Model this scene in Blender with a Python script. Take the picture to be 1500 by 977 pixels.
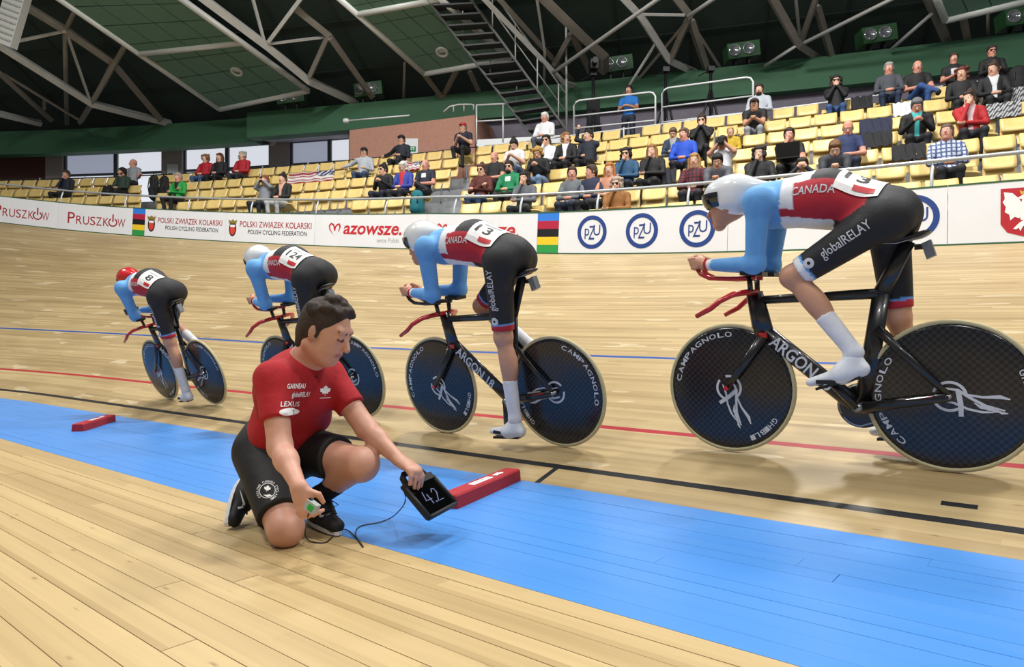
import bpy, bmesh, math, random
import numpy as np
from mathutils import Vector, Matrix
from mathutils.bvhtree import BVHTree

for o in list(bpy.data.objects): bpy.data.objects.remove(o)
scene = bpy.context.scene
COL = scene.collection
random.seed(7)
RNG = np.random.default_rng(11)

# ------------------------------------------------------------------ camera
F, Y0, CAMH = 1000.0, 505.0, 0.74          # focal length and horizon row in 1500x977 pixels, eye height in metres
cd = bpy.data.cameras.new('camera'); cam = bpy.data.objects.new('camera', cd); COL.objects.link(cam)
cd.sensor_width = 36.0; cd.lens = 24.0; cd.shift_y = (Y0-488.5)/1500.0; cd.clip_start = .05; cd.clip_end = 300
cam.location = (0, 0, CAMH); cam.rotation_euler = (math.radians(90), 0, 0)
scene.camera = cam

# ------------------------------------------------------------------ world, lamps, exposure
scene.view_settings.view_transform = 'Standard'; scene.view_settings.look = 'None'
scene.view_settings.gamma = 1.0; scene.view_settings.use_curve_mapping = False
scene.view_settings.exposure = -0.42
W = bpy.data.worlds.new('daylight'); scene.world = W; W.use_nodes = True
W.node_tree.nodes['Background'].inputs[0].default_value = (.93, .96, 1, 1)
W.node_tree.nodes['Background'].inputs[1].default_value = .28

def lin(h):
    h = h.lstrip('#'); c = [int(h[i:i+2], 16)/255 for i in (0, 2, 4)]
    return tuple(((x/12.92) if x <= .04045 else ((x+.055)/1.055)**2.4) for x in c)

LAMPS = [((-7, 3, 13.5), 560), ((1, 6, 13.3), 640), ((8, 3, 12.0), 560), ((-3, -5, 14.5), 480), ((6, -6, 14), 430), ((-13, 9, 12.6), 380), ((-5, 12.5, 11.2), 420), ((4, 10, 11), 420)]
for i, (p, e) in enumerate(LAMPS):
    ld = bpy.data.lights.new('arena_lamp', 'AREA'); ld.shape = 'RECTANGLE'; ld.size = 1.6; ld.size_y = .7
    ld.energy = e*2.0; ld.color = (1, .98, .95)
    lo = bpy.data.objects.new('arena_lamp', ld); COL.objects.link(lo); lo.location = p
    lo.rotation_euler = (0, 0, .68)

# ------------------------------------------------------------------ materials
MATS = {}
def mat(name, col='#808080', rough=.55, metal=0.0, var=.06, scale=30, bump=0.0, spec=.5, vcol=False, coat=0.0):
    if name in MATS: return MATS[name]
    m = bpy.data.materials.new(name); m.use_nodes = True; MATS[name] = m
    nt = m.node_tree; b = nt.nodes['Principled BSDF']
    b.inputs['Roughness'].default_value = rough; b.inputs['Metallic'].default_value = metal
    b.inputs['Specular IOR Level'].default_value = spec; b.inputs['Coat Weight'].default_value = coat
    tc = nt.nodes.new('ShaderNodeTexCoord')
    no = nt.nodes.new('ShaderNodeTexNoise'); no.inputs['Scale'].default_value = scale; no.inputs['Detail'].default_value = 4
    nt.links.new(tc.outputs['Object'], no.inputs['Vector'])
    mr = nt.nodes.new('ShaderNodeMapRange'); mr.inputs[3].default_value = 1-var*2; mr.inputs[4].default_value = 1+var*2
    nt.links.new(no.outputs['Fac'], mr.inputs[0])
    mx = nt.nodes.new('ShaderNodeVectorMath'); mx.operation = 'SCALE'
    nt.links.new(mr.outputs[0], mx.inputs['Scale'])
    if vcol:
        at = nt.nodes.new('ShaderNodeAttribute'); at.attribute_name = 'Col'; nt.links.new(at.outputs['Color'], mx.inputs[0])
    else: mx.inputs[0].default_value = lin(col)
    nt.links.new(mx.outputs[0], b.inputs['Base Color'])
    if bump:
        bp = nt.nodes.new('ShaderNodeBump'); bp.inputs['Strength'].default_value = bump; bp.inputs['Distance'].default_value = .01
        nt.links.new(no.outputs['Fac'], bp.inputs['Height']); nt.links.new(bp.outputs[0], b.inputs['Normal'])
    return m

def wood_mat(name, base, dark, strip, painted=None, lines=False, rough=.42):
    """boards along u of the UV map (u = metres along, v = metres across)"""
    if name in MATS: return MATS[name]
    m = bpy.data.materials.new(name); m.use_nodes = True; MATS[name] = m
    nt = m.node_tree; N = nt.nodes; L = nt.links; b = N['Principled BSDF']; b.inputs['Roughness'].default_value = rough
    uv = N.new('ShaderNodeUVMap'); uv.uv_map = 'UVMap'
    sp = N.new('ShaderNodeSeparateXYZ'); L.new(uv.outputs[0], sp.inputs[0])
    def mth(op, a, c=None, **k):
        n = N.new('ShaderNodeMath'); n.operation = op
        for i, v in enumerate((a, c)):
            if v is None: continue
            if isinstance(v, (int, float)): n.inputs[i].default_value = v
            else: L.new(v, n.inputs[i])
        return n.outputs[0]
    fl = mth('FLOOR', mth('DIVIDE', sp.outputs[1], strip))
    off = mth('MULTIPLY', mth('FRACT', mth('MULTIPLY', fl, .377)), 4.0)
    seg = mth('FLOOR', mth('DIVIDE', mth('ADD', sp.outputs[0], off), 3.2))
    cb = N.new('ShaderNodeCombineXYZ'); L.new(fl, cb.inputs[0]); L.new(seg, cb.inputs[1])
    wn = N.new('ShaderNodeTexWhiteNoise'); wn.noise_dimensions = '2D'; L.new(cb.outputs[0], wn.inputs['Vector'])
    cg = N.new('ShaderNodeCombineXYZ'); L.new(mth('MULTIPLY', sp.outputs[0], 1.3), cg.inputs[0]); L.new(mth('MULTIPLY', sp.outputs[1], 42), cg.inputs[1]); L.new(wn.outputs['Value'], cg.inputs[2])
    gr = N.new('ShaderNodeTexNoise'); gr.inputs['Scale'].default_value = 1.0; gr.inputs['Detail'].default_value = 5; L.new(cg.outputs[0], gr.inputs['Vector'])
    cl = N.new('ShaderNodeCombineXYZ'); L.new(mth('MULTIPLY', sp.outputs[0], .35), cl.inputs[0]); L.new(mth('MULTIPLY', sp.outputs[1], 1.6), cl.inputs[1])
    lg = N.new('ShaderNodeTexNoise'); lg.inputs['Scale'].default_value = 1.0; lg.inputs['Detail'].default_value = 3; L.new(cl.outputs[0], lg.inputs['Vector'])
    # knots: small dark spots stretched along the board
    ck = N.new('ShaderNodeCombineXYZ'); L.new(mth('MULTIPLY', sp.outputs[0], 5.0), ck.inputs[0]); L.new(mth('MULTIPLY', sp.outputs[1], 14), ck.inputs[1])
    vo = N.new('ShaderNodeTexVoronoi'); vo.inputs['Scale'].default_value = 1.0; L.new(ck.outputs[0], vo.inputs['Vector'])
    kn = mth('MULTIPLY', mth('SUBTRACT', 1.0, mth('SMOOTHSTEP' if False else 'MINIMUM', mth('DIVIDE', vo.outputs['Distance'], .13), 1.0)), mth('GREATER_THAN', gr.outputs['Fac'], .52))
    f = mth('ADD', mth('MULTIPLY', wn.outputs['Value'], .45), mth('ADD', mth('MULTIPLY', gr.outputs['Fac'], .55), mth('MULTIPLY', lg.outputs['Fac'], .55)))
    f = mth('SUBTRACT', f, .38)
    mix = N.new('ShaderNodeMix'); mix.data_type = 'RGBA'; mix.clamp_factor = True
    L.new(f, mix.inputs[0]); mix.inputs[6].default_value = (*lin(base), 1); mix.inputs[7].default_value = (*lin(dark), 1)
    def over(prev, fac, colr):
        x = N.new('ShaderNodeMix'); x.data_type = 'RGBA'; x.clamp_factor = True
        if isinstance(fac, (int, float)): x.inputs[0].default_value = fac
        else: L.new(fac, x.inputs[0])
        L.new(prev, x.inputs[6]); x.inputs[7].default_value = (*lin(colr), 1); return x.outputs[2]
    c = over(mix.outputs[2], mth('MULTIPLY', kn, .75), '#5d4426')
    if painted:
        g2 = mth('MULTIPLY', mth('GREATER_THAN', gr.outputs['Fac'], .69), .12)
        c = over(c, .96, painted); c = over(c, g2, '#0f3f78')
        c = over(c, mth('MULTIPLY', mth('GREATER_THAN', lg.outputs['Fac'], .55), .16), '#2f7fd6')
    if lines:
        def band(c, w0, w1, colr):
            return over(c, mth('MULTIPLY', mth('GREATER_THAN', sp.outputs[1], w0), mth('LESS_THAN', sp.outputs[1], w1)), colr)
        # pale scuffs
        cs = N.new('ShaderNodeCombineXYZ'); L.new(mth('MULTIPLY', sp.outputs[0], 1.1), cs.inputs[0]); L.new(mth('MULTIPLY', sp.outputs[1], 5), cs.inputs[1])
        sc = N.new('ShaderNodeTexNoise'); sc.inputs['Scale'].default_value = 1.0; L.new(cs.outputs[0], sc.inputs['Vector'])
        c = over(c, mth('MULTIPLY', mth('GREATER_THAN', sc.outputs['Fac'], .66), .45), '#d9ccae')
        st = N.new('ShaderNodeCombineXYZ'); L.new(mth('MULTIPLY', sp.outputs[0], .55), st.inputs[0]); L.new(mth('MULTIPLY', sp.outputs[1], 2.2), st.inputs[1])
        sn = N.new('ShaderNodeTexNoise'); sn.inputs['Scale'].default_value = 1.0; sn.inputs['Detail'].default_value = 6; L.new(st.outputs[0], sn.inputs['Vector'])
        c = over(c, mth('MULTIPLY', mth('SUBTRACT', sn.outputs['Fac'], .45), 1.5), '#7a6238')
        c = band(c, .185, .235, '#17191c'); c = band(c, .775, .825, '#a3202c'); c = band(c, 2.22, 2.27, '#1d4a93')
        dash = mth('MULTIPLY', mth('MULTIPLY', mth('GREATER_THAN', sp.outputs[0], .275), mth('LESS_THAN', sp.outputs[0], .40)), mth('MULTIPLY', mth('GREATER_THAN', sp.outputs[1], .335), mth('LESS_THAN', sp.outputs[1], .375)))
        c = over(c, dash, '#17191c')
        tick = mth('MULTIPLY', mth('MULTIPLY', mth('GREATER_THAN', sp.outputs[0], 2.19), mth('LESS_THAN', sp.outputs[0], 2.225)), mth('LESS_THAN', sp.outputs[1], .2))
        c = over(c, tick, '#17191c')
    L.new(c, b.inputs['Base Color'])
    bp = N.new('ShaderNodeBump'); bp.inputs['Strength'].default_value = .08; bp.inputs['Distance'].default_value = .004
    L.new(gr.outputs['Fac'], bp.inputs['Height']); L.new(bp.outputs[0], b.inputs['Normal'])
    return m

# ------------------------------------------------------------------ mesh helpers
def tag(o, label=None, cat=None, group=None, kind=None):
    if label: o['label'] = label
    if cat: o['category'] = cat
    if group: o['group'] = group
    if kind: o['kind'] = kind
    return o
def mesh_obj(name, v, f, m, parent=None, smooth=False, cols=None, uvs=None):
    me = bpy.data.meshes.new(name)
    me.from_pydata([tuple(map(float, p)) for p in v], [], [tuple(map(int, q)) for q in f]); me.update()
    if smooth: me.polygons.foreach_set('use_smooth', [True]*len(me.polygons))
    if cols is not None:
        a = me.color_attributes.new('Col', 'FLOAT_COLOR', 'POINT')
        c = np.ones((len(v), 4), np.float32); c[:, :3] = cols; a.data.foreach_set('color', c.ravel())
    if uvs is not None:
        ul = me.uv_layers.new(name='UVMap')
        idx = np.empty(len(me.loops), np.int32); me.loops.foreach_get('vertex_index', idx)
        ul.data.foreach_set('uv', np.asarray(uvs, np.float32)[idx].ravel())
    if m: me.materials.append(m)
    o = bpy.data.objects.new(name, me); COL.objects.link(o)
    if parent: o.parent = parent
    return o
def empty(name, matrix=None, parent=None):
    o = bpy.data.objects.new(name, None); COL.objects.link(o); o.empty_display_size = .1
    if matrix is not None: o.matrix_world = matrix
    if parent: o.parent = parent
    return o
def V3(*a): return np.array(a, float)
def unit(a): a = np.asarray(a, float); return a/max(1e-9, np.linalg.norm(a))
class MB:
    """collects shapes into one mesh"""
    def __init__(s): s.v = []; s.f = []
    def add(s, v, f):
        n = len(s.v); s.v += [tuple(map(float, p)) for p in v]; s.f += [tuple(i+n for i in q) for q in f]; return s
    def frame(s, c, ax, ay, az):
        """box from centre and three half-axis vectors"""
        c, ax, ay, az = map(lambda q: np.asarray(q, float), (c, ax, ay, az)); v = []
        for i in (-1, 1):
            for j in (-1, 1):
                for k in (-1, 1): v.append(c+i*ax+j*ay+k*az)
        return s.add(v, [(0, 1, 3, 2), (4, 6, 7, 5), (0, 4, 5, 1), (2, 3, 7, 6), (0, 2, 6, 4), (1, 5, 7, 3)])
    def box(s, x0, x1, y0, y1, z0, z1):
        return s.frame(((x0+x1)/2, (y0+y1)/2, (z0+z1)/2), ((x1-x0)/2, 0, 0), (0, (y1-y0)/2, 0), (0, 0, (z1-z0)/2))
    def tube(s, pts, r, n=8, ry=None, side=None, cap=True):
        """sweep an ellipse (r across 'side', ry along the other) along pts; r may be a list"""
        pts = [np.asarray(p, float) for p in pts]; k = len(pts); rs = r if isinstance(r, (list, tuple)) else [r]*k
        rys = rs if ry is None else (ry if isinstance(ry, (list, tuple)) else [ry]*k); v = []
        for i, p in enumerate(pts):
            t = unit(pts[min(i+1, k-1)]-pts[max(i-1, 0)])
            sd = side if side is not None else ((0, 0, 1) if abs(t[2]) < .9 else (1, 0, 0))
            a = unit(np.cross(np.cross(t, sd), t)) if side is not None else unit(np.cross(t, sd)); b2 = np.cross(t, a)
            for j in range(n):
                q = 2*math.pi*j/n; v.append(p+a*math.cos(q)*rs[i]+b2*math.sin(q)*rys[i])
        f = [(i*n+j, i*n+(j+1) % n, (i+1)*n+(j+1) % n, (i+1)*n+j) for i in range(k-1) for j in range(n)]
        if cap: f += [tuple(range(n-1, -1, -1)), tuple(range((k-1)*n, k*n))]
        return s.add(v, f)
    def lathe(s, prof, c, axis, n=32):
        """prof: (radius, along axis) pairs"""
        ax = unit(axis); a = unit(np.cross(ax, (0, 0, 1) if abs(ax[2]) < .9 else (1, 0, 0))); b2 = np.cross(ax, a); v = []; c = np.asarray(c, float)
        for r, h in prof:
            for j in range(n):
                q = 2*math.pi*j/n; v.append(c+ax*h+(a*math.cos(q)+b2*math.sin(q))*r)
        k = len(prof)
        f = [(i*n+j, i*n+(j+1) % n, (i+1)*n+(j+1) % n, (i+1)*n+j) for i in range(k-1) for j in range(n)]
        return s.add(v, f)
    def prism(s, poly, fn, d):
        """flat outline poly (2-D) mapped by fn(x, y, depth), thickness d"""
        n = len(poly); v = [fn(x, y, 0) for x, y in poly]+[fn(x, y, d) for x, y in poly]
        return s.add(v, [tuple(range(n-1, -1, -1)), tuple(range(n, 2*n))]+[(i, (i+1) % n, n+(i+1) % n, n+i) for i in range(n)])
    def build(s, name, m, parent=None, smooth=False): return mesh_obj(name, s.v, s.f, m, parent, smooth)

# lettering: 2-D mesh of a string, baseline at y=0, cap height about size*.7
def text2d(txt, size=1.0, shear=0.0, bold=0.0, width=None, space=1.0, align='CENTER'):
    cu = bpy.data.curves.new('t', 'FONT'); cu.body = txt; cu.size = size; cu.shear = shear; cu.offset = bold*size; cu.space_character = space
    cu.align_x = align; cu.resolution_u = 3
    ob = bpy.data.objects.new('t', cu); COL.objects.link(ob)
    dg = bpy.context.evaluated_depsgraph_get(); me = bpy.data.meshes.new_from_object(ob.evaluated_get(dg))
    v = np.array([x.co[:2] for x in me.vertices]) if len(me.vertices) else np.zeros((0, 2)); f = [tuple(p.vertices) for p in me.polygons]
    bpy.data.objects.remove(ob); bpy.data.curves.remove(cu); bpy.data.meshes.remove(me)
    if width and len(v): v[:, 0] *= width/max(1e-6, v[:, 0].max()-v[:, 0].min())
    return v, f
def fine(v, f, lim):
    """split long edges so that a flat pattern can follow a curved surface"""
    bm = bmesh.new(); vs = [bm.verts.new((p[0], p[1], 0)) for p in v]
    for q in f:
        try: bm.faces.new([vs[i] for i in q])
        except ValueError: pass
    for _ in range(5):
        es = [e for e in bm.edges if e.calc_length() > lim]
        if not es: break
        bmesh.ops.subdivide_edges(bm, edges=es, cuts=1, use_grid_fill=True); bmesh.ops.triangulate(bm, faces=bm.faces[:])
    bm.verts.index_update(); V = np.array([x.co[:2] for x in bm.verts]); Fc = [tuple(x.index for x in q.verts) for q in bm.faces]; bm.free(); return V, Fc

# ------------------------------------------------------------------ implicit bodies (smooth union of tapered capsules, polygonised)
class Blob:
    def __init__(s, h): s.h = h; s.p = []
    def cap(s, a, b, ra, rb=None, k=.02, col=None, flat=None, fax=None, cut=None):
        """tapered capsule; fax/flat: thickness factor along axis fax; cut: (tmin, tmax) flat ends"""
        s.p.append(dict(a=V3(*a), b=V3(*b), ra=ra, rb=ra if rb is None else rb, k=k, col=col, flat=flat, fax=None if fax is None else unit(fax), cut=cut)); return s
    def ball(s, c, r, k=.02, col=None, axes=None):
        """ellipsoid: r a triple along axes (3x3 rows)"""
        r = (r, r, r) if isinstance(r, (int, float)) else r
        s.p.append(dict(c=V3(*c), r=np.array(r, float), ax=np.eye(3) if axes is None else np.array([unit(q) for q in axes]), k=k, col=col)); return s
    @staticmethod
    def dist(p, X):
        if 'c' in p:
            q = (X-p['c'])@p['ax'].T; k0 = np.linalg.norm(q/p['r'], axis=-1); k1 = np.linalg.norm(q/p['r']**2, axis=-1)
            return k0*(k0-1)/np.maximum(k1, 1e-6), None
        ab = p['b']-p['a']; L2 = max(1e-9, ab@ab); t = ((X-p['a'])@ab)/L2; h = np.clip(t, 0, 1)
        q = X-p['a']-h[..., None]*ab; mul = 1.0
        if p['flat']:
            e = q@p['fax']; q = q+(e*(1/p['flat']-1))[..., None]*p['fax']; mul = min(1.0, p['flat'])
        d = (np.linalg.norm(q, axis=-1)-(p['ra']+(p['rb']-p['ra'])*h))*mul
        if p['cut']:
            L = math.sqrt(L2); d = np.maximum(d, np.maximum((p['cut'][0]-t)*L, (t-p['cut'][1])*L))
        return d, t
    def bounds(s, p):
        m = p['k']+3*s.h
        if 'c' in p: r = p['r'].max()+m; return p['c']-r, p['c']+r
        r = max(p['ra'], p['rb'])*max(1.0, p['flat'] or 1)+m
        return np.minimum(p['a'], p['b'])-r, np.maximum(p['a'], p['b'])+r
    def mesh(s, noise=None):
        h = s.h; bb = [s.bounds(p) for p in s.p]
        lo = np.min([b[0] for b in bb], 0)-h; hi = np.max([b[1] for b in bb], 0)+h
        n = np.ceil((hi-lo)/h).astype(int)+1; g = np.full(n, .2, np.float32)
        for p, (b0, b1) in zip(s.p, bb):
            i0 = np.maximum(0, np.floor((b0-lo)/h).astype(int)); i1 = np.minimum(n, np.ceil((b1-lo)/h).astype(int)+1)
            ax = [lo[i]+h*np.arange(i0[i], i1[i]) for i in range(3)]
            X = np.stack(np.meshgrid(*ax, indexing='ij'), -1); d, _ = s.dist(p, X)
            sl = tuple(slice(i0[i], i1[i]) for i in range(3)); o = g[sl]; k = p['k']
            w = np.maximum(k-np.abs(d-o), 0)/k; g[sl] = np.minimum(d, o)-w*w*k*.25
        v, f = surface_nets(g, lo, h)
        # colours and nearest primitive
        if len(v):
            D = []; T = []
            for p in s.p:
                d, t = s.dist(p, v); D.append(d); T.append(np.zeros(len(v)) if t is None else t)
            near = np.argmin(np.array(D), 0); col = np.zeros((len(v), 3))
            for i, p in enumerate(s.p):
                mk = near == i
                if mk.any():
                    c = p['col']; col[mk] = c(T[i][mk], v[mk]) if callable(c) else (c if c is not None else (.5, .5, .5))
        if noise is not None: v = noise(v)
        return v, f, col
    def build(s, name, m, parent=None, noise=None):
        v, f, c = s.mesh(noise); return mesh_obj(name, v, f, m, parent, True, c)
def surface_nets(g, lo, h):
    sg = g < 0; nx, ny, nz = g.shape
    C = [(i, j, k) for i in (0, 1) for j in (0, 1) for k in (0, 1)]
    def sub(a, c): return a[c[0]:nx-1+c[0], c[1]:ny-1+c[1], c[2]:nz-1+c[2]]
    cnt = np.zeros((nx-1, ny-1, nz-1), np.int8)
    for c in C: cnt += sub(sg, c)
    act = np.argwhere((cnt > 0) & (cnt < 8)); idx = -np.ones(cnt.shape, np.int64); idx[tuple(act.T)] = np.arange(len(act))
    val = {c: g[act[:, 0]+c[0], act[:, 1]+c[1], act[:, 2]+c[2]].astype(float) for c in C}
    ps = np.zeros((len(act), 3)); nn = np.zeros(len(act))
    for a in C:
        for ax in range(3):
            if a[ax]: continue
            b = list(a); b[ax] = 1; b = tuple(b); m = (val[a] < 0) != (val[b] < 0)
            t = val[a]/np.where(m, val[a]-val[b], 1); p = np.tile(np.array(a, float), (len(act), 1)); p[:, ax] = t
            ps[m] += p[m]; nn[m] += 1
    v = lo+h*(act+ps/np.maximum(nn, 1)[:, None]); F_ = []
    for ax in range(3):
        sl0 = [slice(1, -1)]*3; sl0[ax] = slice(0, -1); sl1 = [slice(1, -1)]*3; sl1[ax] = slice(1, None)
        A = sg[tuple(sl0)]; B = sg[tuple(sl1)]; e = np.argwhere(A != B)
        if not len(e): continue
        flip = A[tuple(e.T)]; e = e+1; e[:, ax] -= 1; u, w = (ax+1) % 3, (ax+2) % 3; q = []
        for du, dw in ((-1, -1), (0, -1), (0, 0), (-1, 0)):
            c = e.copy(); c[:, u] += du; c[:, w] += dw; q.append(idx[tuple(c.T)])
        q = np.stack(q, 1); q[~flip] = q[~flip][:, ::-1]; F_.append(q)
    return v, (np.concatenate(F_) if F_ else np.zeros((0, 4), int)).tolist()
# ================================================================== track geometry (metres; camera at the origin looking along +Y)
U = unit((-.776, .631)); NN = V3(U[1], -U[0]); P0 = 2.926; S0 = 10.0; RI = 22.0; WF = 7.2
SB = [-20, -8, 0, 8, 13.6, 18.3, 24.6, 34, 60]; BB = [13, 13.5, 15.3, 19.7, 25.8, 31.5, 40.5, 43, 43]
SLO = np.gradient(np.array(BB, float), np.array(SB, float))
def beta(s):
    i = int(np.clip(np.searchsorted(SB, s)-1, 0, len(SB)-2)); h = SB[i+1]-SB[i]; t = min(1, max(0, (s-SB[i])/h))
    return math.radians((2*t**3-3*t*t+1)*BB[i]+(t**3-2*t*t+t)*h*SLO[i]+(3*t*t-2*t**3)*BB[i+1]+(t**3-t*t)*h*SLO[i+1])
def base(s):
    if s < S0: return P0*NN+s*U, NN, U
    a = (s-S0)/RI; n = NN*math.cos(a)+U*math.sin(a)
    return P0*NN+S0*U-RI*NN+RI*n, n, U*math.cos(a)-NN*math.sin(a)
def track(s, w):
    b, n, u = base(s)
    if w < 0: q = b+n*w; return V3(q[0], q[1], 0)
    be = beta(s); q = b+n*w*math.cos(be); return V3(q[0], q[1], w*math.sin(be))
def proj(P): return 750+F*P[0]/P[1], Y0-F*(P[2]-CAMH)/P[1]
def ray(x, y): return V3((x-750)/F, 1, -(y-Y0)/F)
def at_depth(x, y, d): return V3(0, 0, CAMH)+ray(x, y)*d
def on_ground(x, y, z=0.0): return at_depth(x, y, (z-CAMH)/(-(y-Y0)/F))
def plan_w(P):
    """plan position -> distance across the track (slope metres) and station s"""
    p = V3(P[0], P[1]); s = p@U
    if s < S0: pp = p@NN-P0
    else:
        v = p-(P0*NN+S0*U-RI*NN); a = math.atan2(v@U, v@NN); s = S0+a*RI; pp = np.linalg.norm(v)-RI
    return s, pp/math.cos(beta(s))
def strip(name, ss, ws, zf, m, parent=None, kind=None, label=None):
    v = []; uv = []
    for s in ss:
        for w in ws:
            p = track(s, w); v.append((p[0], p[1], p[2]+zf)); uv.append((s, w))
    n = len(ws); f = [(i*n+j, i*n+j+1, (i+1)*n+j+1, (i+1)*n+j) for i in range(len(ss)-1) for j in range(n-1)]
    o = mesh_obj(name, v, f, m, parent, True, uvs=uv); return o

M_track = wood_mat('pine_track', '#c0aa7e', '#836c45', .042, lines=True)
M_apron = wood_mat('pine_apron', '#c5ad7d', '#967d53', .09)
M_sub = mat('subfloor_dark', '#4a3a22', .8)
M_blue = wood_mat('blue_paint', '#cdb384', '#8f7245', .09, painted='#3b86d2', rough=.38)

tag(strip('track_surface', list(np.arange(-16, 44.1, .5)), list(np.linspace(0, WF+.05, 15)), 0, M_track), kind='structure',
    label='banked pine track with black, red and blue lines')
floor = tag(strip('floor', list(np.arange(-16, 44.1, 1.0)), [-14, -9, -6, -3.6, -1.29, 0], -.016, M_sub), kind='structure', label='infield sub floor under the boards')
strip('boarding', list(np.arange(-16, 44.1, 1.0)), [-14, -9, -6, -3.72], 0, M_apron, floor)
def plank(s0, s1, w0, w1, m, name, gap):
    ss = list(np.linspace(s0+gap, s1-gap, max(2, int((s1-s0)/.8)+1))); v = []; uv = []; o = random.random()*40
    dz = random.uniform(-.0006, .0006)
    for s in ss:
        for w, z in ((w0+gap, -.015), (w0+gap, dz), (w1-gap, dz), (w1-gap, -.015)):
            p = track(s, min(w, -1e-6)); v.append((p[0], p[1], z)); uv.append((s+o, w))
    f = [(i*4+j, i*4+(j+1) % 4, i*4+4+(j+1) % 4, i*4+4+j) for i in range(len(ss)-1) for j in range(4)]+[(3, 2, 1, 0), tuple(len(ss)*4-4+i for i in range(4))]
    return mesh_obj(name, v, f, m, floor, False, uvs=uv)
w = -1.29; r = 0
while w > -3.70:
    s = -4-2.1*(r % 2)-random.random()
    while s < 16:
        L = random.choice((3.6, 4.2, 4.8)); plank(s, s+L, w-.0893, w, M_apron, 'plank', .0013); s += L
    w -= .0893; r += 1
w = 0.0
for r in range(14):
    s = -4-1.7*(r % 3)-random.random()
    while s < 17:
        L = random.choice((4.2, 4.8)); plank(s, s+L, w-.09214, w, M_blue, 'blue_plank', .0005 if r % 3 else .0011); s += L
    w -= .09214

# ------------------------------------------------------------------ fence with advertising boards along the top of the track
def fence(s, b, off=0.0):
    p = track(s, WF); _, n, u = base(s); q = n*(b*math.tan(math.radians(3.5))-off)
    return V3(p[0]+q[0], p[1]+q[1], p[2]+b)
def s_px(x):
    lo, hi = -6.0, 42.0
    for _ in range(50):
        m = (lo+hi)/2
        if proj(fence(m, .35))[0] > x: lo = m
        else: hi = m
    return lo
BH = .73
M_board = mat('board_white', '#e9ebee', .35, var=.015, scale=3)
M_green = mat('green_trim', '#2c5a3a', .5)
M_red = mat('print_red', '#a8232b', .5, var=.03); M_dkred = mat('print_script_red', '#c42a33', .5, var=.03)
M_black = mat('print_black', '#1b1b1d', .5, var=.03); M_navy = mat('print_navy', '#1f3f86', .45, var=.05)
M_grey = mat('print_grey', '#a5a8ab', .5); M_gold = mat('print_gold', '#8d7a33', .5); M_white = mat('print_white', '#f2f2f2', .5, var=.02)
def board(s_l, s_r, label, cols=None):
    """s_l > s_r: left edge (further along) to right edge"""
    n = max(2, int((s_l-s_r)/.6)+2); ss = np.linspace(s_l-.004, s_r+.004, n)
    root = empty('advertising_board', Matrix.Translation(Vector(fence((s_l+s_r)/2, 0)))); tag(root, label, 'board', 'advertising boards along the track fence')
    org = fence((s_l+s_r)/2, 0)
    def sheet(name, b0, b1, m, o0, o1):
        v = []
        for s in ss:
            for b, o in ((b0, o0), (b1, o0), (b1, o1), (b0, o1)): v.append(fence(s, b, o)-org)
        f = [(i*4+j, i*4+(j+1) % 4, i*4+4+(j+1) % 4, i*4+4+j) for i in range(n-1) for j in range(4)]+[(3, 2, 1, 0), tuple(n*4-4+i for i in range(4))]
        return mesh_obj(name, v, f, m, root)
    if cols:
        k = len(cols)
        for i, c in enumerate(cols): sheet('stripe', .02+(BH-.02)*(k-1-i)/k, .02+(BH-.02)*(k-i)/k, mat('stripe'+c, c, .4, var=.02), 0, -.03)
    else: sheet('panel', .02, BH, M_board, 0, -.03)
    sheet('base_trim', -.03, .02, M_green, .004, -.034); sheet('top_trim', BH, BH+.022, M_green, .004, -.034)
    return root, org
def put(root, org, v, f, m, sc, b, name='lettering', off=.004):
    """flat print (x to the viewer's right) centred at station sc, baseline height b"""
    if len(v): v, f = fine(v, f, .25)
    return mesh_obj(name, [fence(sc-x, b+y, off)-org for x, y in v], f, m, root)
def disc2d(r0, r1, n=28, a0=0, a1=2*math.pi):
    v = []; 
    for i in range(n+1):
        a = a0+(a1-a0)*i/n; v += [(r0*math.cos(a), r0*math.sin(a)), (r1*math.cos(a), r1*math.sin(a))]
    return np.array(v), [(2*i, 2*i+1, 2*i+3, 2*i+2) for i in range(n)]
def poly2d(pts): return np.array(pts, float), [tuple(range(len(pts)))]
def town(x0, x1, tx0, tx1):
    a, b = s_px(x0), s_px(x1); root, org = board(a, b, 'white board with red town lettering, '+('next to the striped panel' if x1 > 150 else 'far along the bend' if x0 < -20 else 'beside another of the same'))
    t0, t1 = s_px(tx0), s_px(tx1); Wd = t0-t1; sc = (t0+t1)/2; h = .27
    k = Wd/4.75
    x = -Wd/2
    for ch, sz, wd in (('P', 1.35, .72), ('R', 1, .6), ('U', 1, .62), ('S', 1, .55), ('Z', 1, .56), ('K', 1, .58), ('o', 0, .72), ('W', 1, .8)):
        cx = x+wd*k*.5
        if ch == 'o':
            v, f = disc2d(.085, .118, 24, math.pi*.5+.5, math.pi*2.5-.5); put(root, org, v+[cx, .115], f, M_red, sc, .2, 'power_ring')
            v, f = poly2d([(-.017, .13), (.017, .13), (.017, .33), (-.017, .33)]); put(root, org, v+[cx, 0], f, M_red, sc, .2, 'power_bar')
        else:
            v, f = text2d(ch, .33*sz); v[:, 0] *= wd*k*.86/max(.01, np.ptp(v[:, 0])); put(root, org, v-[v[:, 0].mean()-cx, 0], f, M_red, sc, .2)
        x += wd*k
town(-75, -22, -78, -30) if False else None
town(-22, 85, -8, 67); town(85, 194, 99, 178)
board(s_px(-140), s_px(-22), 'plain white board at the far end of the fence in the bend')
RAIN = ['#2f7fe0', '#b3203f', '#141416', '#f0cb2a', '#2f9a48']
board(s_px(194), s_px(212), 'panel of five rainbow stripes between town and federation boards', RAIN)
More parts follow.
